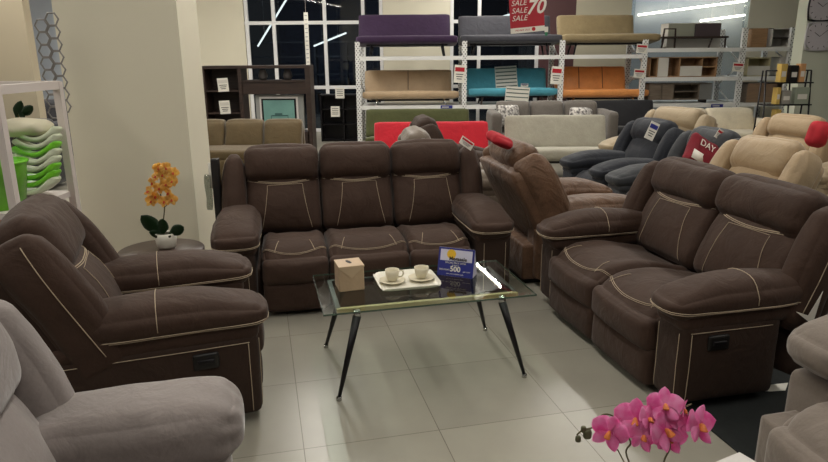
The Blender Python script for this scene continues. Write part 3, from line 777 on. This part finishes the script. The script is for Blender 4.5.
SEAT_MATS['cream'] = suede('cream_fabric', (206, 196, 174))
couch('sofa', 'cream two-cushion sofa low behind the ladder shelf in front of the rack', 4.75, 10.35, 1.5, 'cream', 2, H=.74, arms=(.55, .55))
couch('sofa', 'blue grey sofa far back at the left beside the pillar', -6.35, 10.6, 1.2, 'dgrey', 2, H=.95, arms=(.6, .6))
couch('sofa', 'charcoal low sofa beyond the white shop rack at far left', -5.3, 8.2, 1.2, 'black', 2, H=.85, arms=(.55, .55))

# ------------------------------------------------------------------ storage rack
def perforated():
    m, nt, N, L, b = nodes('perforated_steel')
    tc = N.new('ShaderNodeTexCoord'); sp = N.new('ShaderNodeSeparateXYZ'); L.new(tc.outputs['Object'], sp.inputs[0])
    def wave(o, k, off):
        a = N.new('ShaderNodeMath'); a.operation = 'MULTIPLY_ADD'; a.inputs[1].default_value = k; a.inputs[2].default_value = off; L.new(o, a.inputs[0])
        s = N.new('ShaderNodeMath'); s.operation = 'SINE'; L.new(a.outputs[0], s.inputs[0]); return s.outputs[0]
    q = N.new('ShaderNodeMath'); q.operation = 'MULTIPLY'; L.new(wave(sp.outputs[2], 2 * PI / .075, 0), q.inputs[0]); L.new(wave(sp.outputs[0], 2 * PI / .055, 0), q.inputs[1])
    g = N.new('ShaderNodeMath'); g.operation = 'GREATER_THAN'; g.inputs[1].default_value = .55; L.new(q.outputs[0], g.inputs[0])
    mc = N.new('ShaderNodeMix'); mc.data_type = 'RGBA'; L.new(g.outputs[0], mc.inputs['Factor']); mc.inputs['A'].default_value = lin((222, 222, 220)); mc.inputs['B'].default_value = lin((70, 70, 72))
    L.new(mc.outputs['Result'], b.inputs['Base Color']); b.inputs['Roughness'].default_value = .5
    return m
PERF = perforated()
rk = thing('storage_rack', 'long pale grey pallet rack carrying sofa beds and television stands', 'rack', (2.9, 12.3, 0))
UX = [-1.0, .95, 2.73, 4.24, 6.03, 6.90, 8.7]
for i, x in enumerate(UX):
    x -= 2.9; hh = 1.86 if i < 4 else 2.05
    for y in (0, .9):
        obj('upright', bx((x, y, hh / 2), (.09, .07, hh)), PERF, rk, smooth=False)
    for k in range(4):
        z0 = .15 + k * .42; z1 = z0 + .42
        a, b_ = ((0, .9) if k % 2 else (.9, 0))
        obj('brace', tb([(x, a, z0), (x, b_, z1)], .014, seg=6), RACKM, rk)
for i in range(len(UX) - 1):
    x0, x1 = UX[i] - 2.9, UX[i + 1] - 2.9
    lv = (1.565, .68) if i < 3 else (1.67, 1.155, .68)
    for z in lv:
        for y in (0, .9):
            obj('beam', bx(((x0 + x1) / 2, y - .02, z), (x1 - x0 - .08, .05, .07)), RACKM, rk, smooth=False)
        obj('deck', bx(((x0 + x1) / 2, .45, z + .025), (x1 - x0 - .1, .86, .012)), RACKM, rk, smooth=False)
for (x, z, lb) in ((.86, 1.28, 'leftmost red and white price card on the rack'), (2.64, 1.24, 'red and white price card beside the orange sofa bed'), (4.17, 1.70, 'red and white price card at the top of the rack by the khaki sofa bed'), (4.16, 1.26, 'red and white price card right of the orange sofa bed'), (5.96, 1.36, 'red and white price card between the television stands')):
    price_tag(lb, (x, 12.262, z), (0, R(4), 0), (.20, .32 if x < 3 else .16))
for (x, z, lb) in ((.62, .66, 'navy label on the lower beam below the champagne sofa bed'), (3.84, .66, 'navy label on the lower beam below the orange sofa bed'), (5.62, .64, 'navy label on the lower beam below the open grey oak stand')):
    t = thing('shelf_label', lb, 'label', (x, 12.19, z)); obj('card', bx((0, 0, 0), (.22, .01, .12)), SB, t, smooth=False)
    m = bmesh.new()
    for k in range(3): box(m, (-.02 + .02 * k, -.007, .03 - .035 * k), (.13, .002, .014))
    obj('print_lines', m, WHITEP, t, smooth=False)
# TV stands
WHT = mat('matt_white_board', (206, 202, 194), .6)
def cabinet(name, label, x, y, z, W, H, D, body, cols, legs=0, backc=None):
    """cols: list of (width fraction, kind, material); kind open / door / drawer / shelf"""
    t = thing(name, label, 'television stand', (x, y, z)); th = .02
    m = bmesh.new()
    box(m, (0, 0, legs + th / 2), (W, D, th)); box(m, (0, 0, legs + H - th / 2), (W, D, th))
    box(m, (-W / 2 + th / 2, 0, legs + H / 2), (th, D, H)); box(m, (W / 2 - th / 2, 0, legs + H / 2), (th, D, H))
    box(m, (0, D / 2 - .004, legs + H / 2), (W, .008, H))
    xx = -W / 2
    for f, k, mm in cols[:-1]:
        xx += f * W; box(m, (xx, 0, legs + H / 2), (.015, D - .02, H - .03))
    obj('carcass', m, body, t, smooth=False)
    xx = -W / 2
    for f, k, mm in cols:
        cx = xx + f * W / 2; xx += f * W; w = f * W - .03
        if k == 'door': obj('door', bx((cx, -D / 2 - .008, legs + H / 2), (w + .015, .016, H - .02)), mm, t, smooth=False)
        if k == 'half': obj('drawer', bx((cx, -D / 2 - .008, legs + H * .3), (w + .015, .016, H * .5)), mm, t, smooth=False)
        if k == 'shelf': obj('shelf', bx((cx, 0, legs + H * .5), (w, D - .03, .018)), mm, t, smooth=False)
    if legs:
        for sx in (-1, 1): obj('leg', bx((sx * (W / 2 - .08), 0, legs / 2), (.03, D * .8, legs)), BLACKM, t, smooth=False)
    return t
cabinet('television_stand', 'white and dark television stand on the top level right of the khaki sofa bed', 5.22, 12.75, 1.89, .98, .26, .36, WHT, [(.5, 'door', mat('sage_gloss', (150, 152, 138), .3)), (.5, 'door', mat('aubergine_gloss', (78, 66, 70), .3))])
bt = thing('bench', 'dark wooden bench with slanted legs on the top rack level', 'bench', (5.04, 12.45, 1.702))
obj('bench_top', bx((.1, 0, .19), (1.2, .32, .035)), WOODD, bt, smooth=False)
for x, dx in ((-.46, -.04), (-.26, .0), (.42, -.06), (.66, 0)): obj('leg', tb([(x, -.12, .19), (x + dx, -.14, 0)], .016, seg=6), WOODD, bt)
obj('side_loop', tb([(-.49, -.14, .1), (-.47, -.14, .34), (-.27, -.14, .34), (-.26, -.14, .1)], .018, seg=6), WOODD, bt)
obj('riser', bx((.22, .3, .092), (1.0, .2, .184)), WHT, bt, smooth=False)
cabinet('television_stand', 'oak and white television stand with open compartments on the middle level', 5.0, 12.55, 1.187, 1.25, .36, .36, WOODM, [(.12, 'open', None), (.16, 'door', WHT), (.17, 'open', None), (.33, 'half', WHT), (.22, 'shelf', WOODM)])
cabinet('television_stand', 'grey oak television stand with a central shelf on the lower level', 4.98, 12.55, .712, 1.18, .30, .38, WOODG, [(.2, 'door', WOODG), (.2, 'door', WOODG), (.4, 'shelf', WOODG), (.2, 'door', mat('grey_mesh', (120, 120, 118), .6))], legs=.06)
cabinet('television_stand', 'tall oak cabinet standing left on the top level of the right rack bay', 6.36, 12.6, 1.702, .3, .34, .36, WOODM, [(1, 'door', WOODM)])
cabinet('television_stand', 'cream television stand with dark niches on the top level of the right rack bay', 6.98, 12.6, 1.702, .78, .34, .36, WHT, [(.5, 'shelf', WOODD), (.5, 'shelf', WOODD)])
cabinet('television_stand', 'cream bedside cabinet on the middle level of the right rack bay', 6.42, 12.6, 1.187, .42, .34, .36, mat('cream_board', (200, 190, 150), .6), [(1, 'half', WHT)])
cabinet('television_stand', 'wide white cabinet on the middle level near the ladder shelf', 7.2, 12.6, 1.187, .8, .34, .36, WHT, [(.5, 'door', WHT), (.5, 'shelf', WHT)])
cabinet('television_stand', 'oak fronted television stand on the lower level behind the ladder shelf', 6.75, 12.5, .712, 1.1, .36, .38, WOODG, [(.5, 'door', wood('brown_oak', (128, 104, 84), (150, 124, 100))), (.5, 'shelf', WOODG)])

# ------------------------------------------------------------------ ladder shelf
ls = thing('ladder_shelf', 'black metal leaning ladder shelf in front of the pale wall on the right', 'shelf', (5.08, 9.0, 0))
def lx(z): return 0
for x in (-.31, .02, .30):
    obj('upright', tb([(x, -.16, 0), (x, .02, 1.38)], .011, seg=6), BLACKM, ls); 
for x in (-.31, .30): obj('upright', tb([(x, .17, 0), (x, .10, 1.38)], .011, seg=6), BLACKM, ls)
for z, d in ((.32, .3), (.62, .26), (.93, .22), (1.22, .16)):
    obj('shelf_board', bx((0, .02, z), (.62, d, .018)), BLACKM, ls, smooth=False)
obj('top_bar', tb([(-.31, .02, 1.38), (.30, .02, 1.38)], .010, seg=6), BLACKM, ls)
YB = mat('mustard_cover', (190, 160, 84), .6); OB = mat('orange_cover', (188, 140, 92), .6)
def book(label, x, z, w, h, m, cat='box', name='display_box', d=.12):
    t = thing(name, label, cat, (5.08 + x, 8.98, z + .0095)); obj('body', bx((0, 0, h / 2), (w, d, h), bev=.004), m, t, smooth=False)
    obj('front_print', bx((0, -d / 2 - .001, h * .45), (w * .7, .002, h * .3)), WHT, t, smooth=False)
book('mustard box on the upper tier of the ladder shelf', -.12, 1.22, .08, .24, YB); book('dark box on the upper tier of the ladder shelf', .02, 1.22, .10, .22, PLASTIC_D); book('orange box on the upper tier of the ladder shelf', .13, 1.22, .07, .24, OB)
book('tall mustard box on the middle tier of the ladder shelf', -.15, .93, .05, .22, YB); book('grey box with a white label on the middle tier', -.04, .93, .12, .18, mat('grey_board', (140, 136, 128), .7)); book('green grey panel on the middle tier of the ladder shelf', .17, .93, .18, .22, mat('sage_board', (140, 148, 132), .7))
book('mustard box on the lower tier of the ladder shelf', -.12, .62, .07, .24, YB); book('small dark box on the lower tier of the ladder shelf', -.22, .62, .08, .10, PLASTIC_D)

# ------------------------------------------------------------------ clocks and right column
struct(obj('wall_right', bx((7.9, 10.24, 2.15), (4.1, .28, 4.3)), mat('pale_sage_paint', (186, 190, 174), .8), smooth=False))
def clock(label, x, z, dark, r=.2):
    t = thing('wall_clock', label, 'clock', (x, 10.07, z), 0, 'wall clocks on the right column')
    m = bmesh.new(); tube(m, [(r * math.cos(a) * (1 / max(abs(math.cos(a)), abs(math.sin(a)))) ** .75, 0, r * math.sin(a) * (1 / max(abs(math.cos(a)), abs(math.sin(a)))) ** .75) for a in [2 * PI * k / 40 for k in range(40)]], .014, seg=6, closed=True)
    obj('frame', m, BLACKM if dark else mat('silver_frame', (170, 168, 172), .4), t)
    fc = bmesh.new(); tube(fc, [(0, -.008, 0), (0, .022, 0)], r * 1.05, seg=32); obj('face', fc, mat('clock_face', (186, 182, 188), .5), t, smooth=False)
    for k in range(12):
        a = k * PI / 6
        obj('hour_mark', bx((0, 0, r * .85), (.008, .002, .03)), INK, t, smooth=False, loc=(0, -.0095, 0), rot=(0, a, 0))
    obj('hand', bx((0, 0, r * .25), (.008, .002, r * .5)), INK, t, smooth=False, loc=(0, -.011, 0), rot=(0, R(-55), 0))
    obj('hand', bx((0, 0, r * .35), (.006, .002, r * .7)), INK, t, smooth=False, loc=(0, -.0135, 0), rot=(0, R(50), 0))
clock('upper wall clock with a black frame on the right column', 6.03, 2.26, True); clock('lower pale framed wall clock under the black framed one', 6.05, 1.84, False)

# ------------------------------------------------------------------ pillar and left side
struct(obj('trim_1', bx((-2.06, 4.97, 2.15), (.86, .44, 4.3)), WALL, smooth=False))
struct(obj('wall_left', bx((-7.2, 9.08, 2.15), (4.2, .16, 4.3)), mat('tan_paint', (188, 176, 152), .85), smooth=False))
rkl = thing('shop_rack', 'white metal display rack with two shelves in front of the pillar at far left', 'rack', (-2.7, 3.9, 0))
for x in (-.45, .45):
    for y in (-.32, .32): obj('post', bx((x, y, .74), (.045, .045, 1.48)), mat('pinkish_white_metal', (214, 204, 200), .5) if 'pinkish_white_metal' not in bpy.data.materials else bpy.data.materials['pinkish_white_metal'], rkl, smooth=False)
PW = bpy.data.materials['pinkish_white_metal']
for z in (1.46,):
    for y in (-.32, .32): obj('rail', bx((0, y, z), (.9, .04, .05)), PW, rkl, smooth=False)
    for x in (-.45, .45): obj('rail', bx((x, 0, z), (.04, .64, .05)), PW, rkl, smooth=False)
for z in (.76, .25): obj('shelf_board', bx((0, 0, z), (.88, .66, .035)), PW, rkl, smooth=False)
def gtray(label, x, y, z, s, ry, m):
    b = puff((.38 * s, .30 * s, .026), .012, n=12, nz=.002, f=lambda p, a, bb, c: (p.x * (1 - .3 * bb * bb), p.y * (1 - .3 * a * a), p.z + (.075 * (a * a) + .012 * bb * bb) * s))
    tag(obj('leaf_dish', b, m, None, loc=(x, y, z), rot=(R(-6), R(ry), R(20))), label, 'dish', 'curved dishes stacked on the white rack')
for k in range(8):
    gtray(['bottom bright', 'second', 'third', 'fourth', 'fifth', 'sixth', 'seventh', 'topmost'][k] + ' green curved dish, counted from below, in the stack on the white rack', -2.40 + .012 * k, 4.05, .805 + k * .047, (.86 - .02 * k), -6, GREEN if k in (1, 2, 5) else PGREEN)
gb = thing('storage_basket', 'bright green plastic basket on the upper shelf of the white rack', 'basket', (-2.42, 3.74, .778))
m = bmesh.new(); lathe(m, [(.001, 0), (.12, 0), (.16, .26), (.165, .27), (.15, .26), (.11, .012), (.001, .01)], 28); obj('basket_body', m, GREEN, gb)
obj('rim', tb([(.163 * math.cos(2 * PI * k / 24), .163 * math.sin(2 * PI * k / 24), .268) for k in range(24)], .008, closed=True, seg=6), GREEN, gb)
wb = obj('folded_cloth', puff((.28, .24, .07), .04, (0, 0, .02), n=10, nz=.01), mat('ivory_cloth', (206, 200, 176), .8), None, loc=(-2.40, 4.04, 1.215)); tag(wb, 'ivory folded cloth lying on top of the pale green dishes', 'cloth')
pl = thing('small_plant', 'small dark leaved plant in a pot behind the green basket', 'plant', (-2.40, 3.88 + .25, .778))
pl.location = (-2.56, 4.12, .778)
m = bmesh.new(); lathe(m, [(.001, 0), (.04, 0), (.055, .09), (.05, .09), (.001, .08)], 20); obj('pot', m, BLACKM, pl)
obj('stem', tb(catmull([(0, 0, .08), (.02, 0, .3), (.10, 0, .52)], 6), .004, seg=6), STEM, pl)
for (x, z, ry, rz_) in ((.10, .50, 60, 0), (.06, .44, 100, 20), (.08, .48, 20, 40), (.05, .40, -50, 0), (.09, .53, 130, -30)):
    obj('leaf', petal(.12, .06, .15), LEAF, pl, loc=(x, -.01, z), rot=(0, R(ry), R(rz_)))
TERR = mat('terracotta_cloth', (196, 142, 122), .85, var=.1, scale=20); TER2 = mat('brown_cloth', (140, 108, 88), .85)
for k in range(8):
    o = obj('folded_towel', puff((.36, .5, .058), .026, (0, 0, .004), n=8, nz=.004, seed=k), TERR if k % 3 else TER2, None, loc=(-2.46 + .01 * (k % 2), 3.9, .299 + k * .0562))
    tag(o, ['brown folded towel at the bottom of', 'second lowest towel in', 'third lowest towel in', 'brown towel in the middle of', 'terracotta towel above the middle brown one in', 'terracotta towel third from the top of', 'brown towel second from the top of', 'terracotta towel on top of'][k] + ' the pile under the green basket', 'towel', 'towels piled on the lower shelf')
# honeycomb hanging
hc = thing('hanging_divider', 'white honeycomb hanging divider beside the left pillar', 'divider', (-2.44, 4.56, 1.22))
m = bmesh.new(); m2 = bmesh.new()
for i in range(8):
    for j in range(2):
        cx = j * .075 - .04; cz = .04 + i * .082 + (j % 2) * .041
        tube(m, [(cx + .044 * math.cos(a), 0, cz + .044 * math.sin(a)) for a in [PI / 3 * k for k in range(6)]], .006, seg=5, closed=True)
obj('honeycomb_rings', m, mat('dark_silver', (128, 124, 122), .4), hc); obj('cord', tb([(0, 0, .80), (0, 0, 3.07)], .003, seg=5), WHITEM, hc); m2.free()

# ------------------------------------------------------------------ dark wall unit and television
wu = thing('wall_unit', 'dark wenge television wall unit with open shelves behind the olive sofa', 'cabinet', (-2.49, 10.6, 0))
def wub(n, c, s): return obj(n, bx(c, s), WOODD, wu, smooth=False)
for x in (-.84, -.26, .82): wub('side_panel', (x, .2, .74), (.055 if x != .82 else .08, .4, 1.48))
wub('top_board', (0, .2, 1.46), (1.70, .42, .045)); wub('back_board', (-.55, .39, .75), (.56, .015, 1.4))
for z in (.3, .74, 1.09): wub('shelf_board', (-.55, .2, z), (.56, .38, .025))
wub('bridge_front', (.28, .05, 1.13), (1.04, .05, .19)); wub('bridge_shelf', (.28, .2, 1.24), (1.04, .38, .025)); wub('base_cabinet', (.28, .2, .22), (1.04, .4, .42))
for z, lb in ((1.19, 'upper price sheet on the left column of the dark wall unit'), (.84, 'lower price sheet on the left column of the dark wall unit')):
    price_tag(lb, (-3.01, 10.565, z), (0, R(-3), 0), (.17, .21), band=WHT)
tv = thing('television', 'silver framed television showing a pale aqua room picture in the wall unit', 'television', (-2.16, 10.72, .441))
obj('casing', bx((0, .03, .3), (.78, .09, .56), bev=.01), mat('silver_plastic', (150, 152, 150), .4), tv, smooth=False)
obj('bezel', bx((-.01, -.02, .31), (.62, .02, .48)), WHITEM, tv, smooth=False)
obj('inner_bezel', bx((-.01, -.031, .31), (.56, .006, .42)), BLACKM, tv, smooth=False)
scn = obj('screen', bx((-.01, -.036, .31), (.50, .004, .37)), mat('screen_aqua', (96, 132, 124), .3, var=.15, scale=3, emit=.25), tv, smooth=False)
m = bmesh.new(); box(m, (0, -.04, .25), (.26, .003, .02)); box(m, (-.14, -.04, .19), (.012, .003, .14)); box(m, (.13, -.04, .19), (.012, .003, .14)); box(m, (-.02, -.04, .275), (.12, .003, .03))
obj('screen_picture', m, mat('screen_dark', (60, 92, 90), .4), tv, smooth=False)
obj('stand', bx((0, .03, .01), (.4, .2, .02)), BLACKM, tv, smooth=False)
for k, x in enumerate((-.12, .28)):
    v = thing('woven_vase', ['left', 'right'][k] + ' dark vase on the open top shelf of the wall unit', 'vase', (-2.3 + x + .0, 10.8, 1.254), 0, 'vases on the wall unit')
    m = bmesh.new(); lathe(m, [(.001, 0), (.05, 0), (.075, .05), (.06, .12), (.045, .15), (.05, .165), (.04, .16), (.001, .15)], 20); obj('vase_body', m, mat('smoky_ceramic', (84, 80, 78), .5) if 'smoky_ceramic' not in bpy.data.materials else bpy.data.materials['smoky_ceramic'], v)
# black bookcase
bk_ = thing('bookcase', 'black open bookcase with white paper signs left of the rack', 'bookcase', (-1.35, 12.9, 0))
for x in (-.43, 0, .30): obj('side_panel', bx((x, 0, .45), (.03, .3, .9)), BLACKM, bk_, smooth=False)
for z in (.02, .33, .62, .89): obj('shelf_board', bx((-.065, 0, z), (.76, .3, .025)), BLACKM, bk_, smooth=False)
obj('back_board', bx((-.065, .14, .45), (.76, .01, .88)), BLACKM, bk_, smooth=False)
for x, z, lb in ((-1.42, .93, 'upper white paper sign on the black bookcase'), (-1.52, .58, 'lower white paper sign on the black bookcase')):
    t = thing('paper_sign', lb, 'sign', (x + .02, 12.72, z)); obj('sheet', bx((0, 0, 0), (.17, .006, .2)), WHITEP, t, smooth=False)
    m = bmesh.new()
    for k in range(4): box(m, (0, -.004, .06 - k * .035), (.12, .002, .01))
    obj('print_lines', m, INK, t, smooth=False)
hs_ = thing('hanging_strip', 'narrow white display strip hanging left of the rack', 'display strip', (-1.82, 11.7, .62))
obj('strip', bx((0, 0, .86), (.07, .01, 1.72)), WHITEP, hs_, smooth=False); obj('cord', tb([(0, 0, 1.72), (0, 0, 3.66)], .003, seg=5), WHITEM, hs_)
m = bmesh.new()
for k in range(24): box(m, (0, -.007, .06 + k * .07), (.045, .002, .012))
obj('print_lines', m, mat('grey_print', (150, 150, 152), .7), hs_, smooth=False)

# red hanging banner
bn = thing('sale_banner', 'red hanging sale banner with white 70 percent lettering above the dark grey sofa bed', 'banner', (1.36, 8.0, 1.87)); bn.rotation_euler = (0, R(-5), 0)
obj('banner_sheet', bx((0, 0, .27), (.40, .004, .54)), mat('banner_red', (168, 34, 48), .6), bn, smooth=False)
obj('footer_strip', bx((0, -.003, .03), (.40, .002, .06)), WHITEP, bn, smooth=False)
m = bmesh.new(); bmesh.ops.create_circle(m, cap_ends=True, segments=20, radius=.022); obj('round_logo', m, RED, bn, smooth=False, loc=(.07, -.0055, .032), rot=(PI / 2, 0, 0))
text('MEMBER SALE', .028, RED, bn, (-.06, -.0045, .03), ex=.0005)
for k, s in enumerate(('BLACK', 'SALE', 'SALE', 'SALE')): text(s, .085, WHITEP, bn, (-.09, -.003, .42 - k * .085), ex=.0005, shear=.3)
text('70', .22, WHITEP, bn, (.10, -.003, .27), ex=.0005, shear=.3, bold=.004); text('%', .13, WHITEP, bn, (.13, -.003, .44), ex=.0005, shear=.3)
for x in (-.18, .18): obj('cord', tb([(x, 0, .54), (x, 0, 2.42)], .002, seg=5), WHITEM, bn)
t = thing('hang_tag', 'small green and white tag at the lower right corner of the red banner', 'tag', (1.57, 7.96, 1.85)); obj('card', bx((0, 0, .05), (.04, .003, .06)), WHITEP, t, smooth=False); obj('green_end', bx((0, 0, .0), (.03, .003, .04)), mat('tag_green', (30, 120, 80), .6), t, smooth=False)

# ------------------------------------------------------------------ back wall
BY = 14.4
def seg(name, x0, x1, z0, z1, m, y=BY, th=.15): return struct(obj(name, bx(((x0 + x1) / 2, y + th / 2, (z0 + z1) / 2), (x1 - x0, th, z1 - z0)), m, smooth=False))
seg('wall_back', -13, -5.2, 0, 4.3, mat('blue_grey_paint', (186, 194, 206), .8)); seg('wall_back', -5.2, -3.55, 0, 4.3, WALL); seg('wall_back', -.62, .80, 0, 4.3, WALL)
seg('wall_back', 2.70, 3.45, 0, 4.3, mat('maroon_panel', (92, 62, 64), .6)); seg('wall_back', 3.45, 4.62, 0, 4.3, mat('cream_lit_paint', (206, 200, 178), .8))
seg('wall_back', 7.1, 13, 0, 4.3, WALL)
def window(name, x0, x1, vs, hs__, z0=0.0, z1=4.3, m=None):
    w = thing(name, '', 'window', (0, BY, 0)); del w['label']; del w['category']; struct(w)
    for x in vs: obj('mullion', bx((x, .05, (z0 + z1) / 2), (.07, .08, z1 - z0)), m, w, smooth=False)
    for z in hs__: obj('transom', bx(((x0 + x1) / 2, .05, z), (x1 - x0, .06, .07)), m, w, smooth=False)
    obj('pane', bx(((x0 + x1) / 2, .07, (z0 + z1) / 2), (x1 - x0, .01, z1 - z0)), m or WINGLASS, w, smooth=False)
window('window_1', -3.55, -.62, (-3.5, -2.93, -1.85, -1.04, -.66), (.04, .96, 2.30, 3.6, 4.26))
window('window_2', .80, 2.70, (.84, 1.42, 2.66), (.04, .96, 2.30, 3.6, 4.26))
window('window_3', 4.62, 7.1, (4.66, 7.06), (.04, 4.26), m=CLEARWIN)
# hall beyond the glass
struct(obj('wall_far', bx((-.4, 21, 2.15), (7.4, .1, 4.3)), mat('dark_navy_paint', (80, 86, 102), .8), smooth=False))
struct(obj('wall_far', bx((7.2, 15.6, 2.15), (7.8, .1, 4.3)), mat('silver_grey_paint', (176, 180, 182), .6), smooth=False))
def refl_tube(label, a, b):  # glowing tube behind the pane, stands in for a tube reflected in the glass
    t = thing('reflection_tube', label, 'light', a); b = Vector(b) - Vector(a)
    obj('tube', tb([(0, 0, 0), b], .022, seg=8), TUBE, t)
    obj('hanger', tb([b * .25, b * .25 + Vector((0, 0, 4.3 - (a[2] + b.z * .25)))], .004, seg=4), WHITEM, t); obj('hanger', tb([b * .75, b * .75 + Vector((0, 0, 4.3 - (a[2] + b.z * .75)))], .004, seg=4), WHITEM, t)
refl_tube('steeply angled lit tube standing in for a reflection in the left window', at(258, 46, 17.5), at(286, 0, 16.2))
refl_tube('slightly tilted lit tube standing in for a reflection in the window left of the purple sofa bed', at(314, 46, 17.5), at(346, 33, 17.0))
refl_tube('lit tube standing in for a reflection in the window behind the red banner', at(497, 18, 17.5), at(541, 6, 17.0))
refl_tube('long lit tube standing in for a reflection in the wide right window', at(638, 15, 15.4), at(760, -1, 15.3))
refl_tube('short lit tube standing in for a reflection below the long one in the right window', at(700, 21, 15.4), at(745, 15, 15.35))
def hall_fill(x, y, sx, e):  # added fill lamp, brightens the space behind the panes
    ld = bpy.data.lights.new('hall_fill', 'AREA'); ld.shape = 'RECTANGLE'; ld.size = sx; ld.size_y = .2; ld.energy = e; ld.color = (.95, .97, 1)
    lo = bpy.data.objects.new('hall_fill', ld); C.objects.link(lo); lo.location = (x, y, 4.1)
hall_fill(5.9, 15.0, 2.4, 75); hall_fill(-1.5, 17.5, 4, 130)
# shelves of the shop beyond
for k, (x, w_) in enumerate(((-3.9, 1.6), (-1.9, 1.8), (2.6, 2.0))):
    t = thing('shop_shelving', ['left', 'middle', 'right'][k] + ' dim shelving seen through the dark glass', 'shelving', (x, 19.5, 0))
    for z in (.6, 1.1, 1.6, 2.0): obj('shelf_board', bx((0, 0, z), (w_, .4, .04)), mat('dim_grey', (104, 106, 110), .7) if 'dim_grey' not in bpy.data.materials else bpy.data.materials['dim_grey'], t, smooth=False)
    for s in (-1, 0, 1): obj('side_panel', bx((s * w_ / 2, 0, 1.02), (.05, .4, 2.04)), bpy.data.materials['dim_grey'], t, smooth=False)

#==LIGHTS==
# ------------------------------------------------------------------ room shell
struct(obj('floor', bx((0, 6, -.05), (26, 26, .1)), tiles(), smooth=False))
struct(obj('ceiling', bx((0, 6, 4.35), (26, 26, .1)), mat('ceiling_white', (190, 188, 180), .9), smooth=False))
# lighting
def tube_light(gx, gy, L=2.4, power=60, z=3.7):
    p = G(gx, gy, z)
    t = thing('ceiling_tube_light', 'long suspended fluorescent tube light under the ceiling', 'light', (p.x, p.y, z), GYAW, 'ceiling tube lights')
    obj('housing', bx((0, 0, .03), (.09, L, .03)), WHITEM, t)
    obj('tube', tb([(0, -L / 2 + .03, 0), (0, L / 2 - .03, 0)], .014, seg=8), TUBE, t)
    obj('hanger', tb([(0, -L / 3, .04), (0, -L / 3, 4.3 - z)], .004, seg=5), WHITEM, t)
    obj('hanger', tb([(0, L / 3, .04), (0, L / 3, 4.3 - z)], .004, seg=5), WHITEM, t)
    for up in (0, 1):
      ld = bpy.data.lights.new('tube_glow', 'AREA'); ld.shape = 'RECTANGLE'; ld.size = .03; ld.size_y = L; ld.energy = power * (.55 if up else 1); ld.color = (1, .96, .89)
      lo = bpy.data.objects.new('tube_glow', ld); C.objects.link(lo); lo.parent = t; lo.location = (0, 0, .06 if up else -.03); lo.rotation_euler = (PI * up, 0, 0)
for gx in (-3.4, .45, 4.3):
    for gy in (-2.4, 1.2, 4.9, 8.5):
        tube_light(gx, gy, 3.4, {-2.4: 34, 1.2: 40, 4.9: 62, 8.5: 74}[gy])
w = bpy.data.worlds.new('world'); S.world = w; w.use_nodes = True
w.node_tree.nodes['Background'].inputs[0].default_value = (1, .95, .88, 1); w.node_tree.nodes['Background'].inputs[1].default_value = .07
S.view_settings.view_transform = 'Standard'; S.view_settings.look = 'None'; S.view_settings.gamma = 1; S.view_settings.exposure = 0
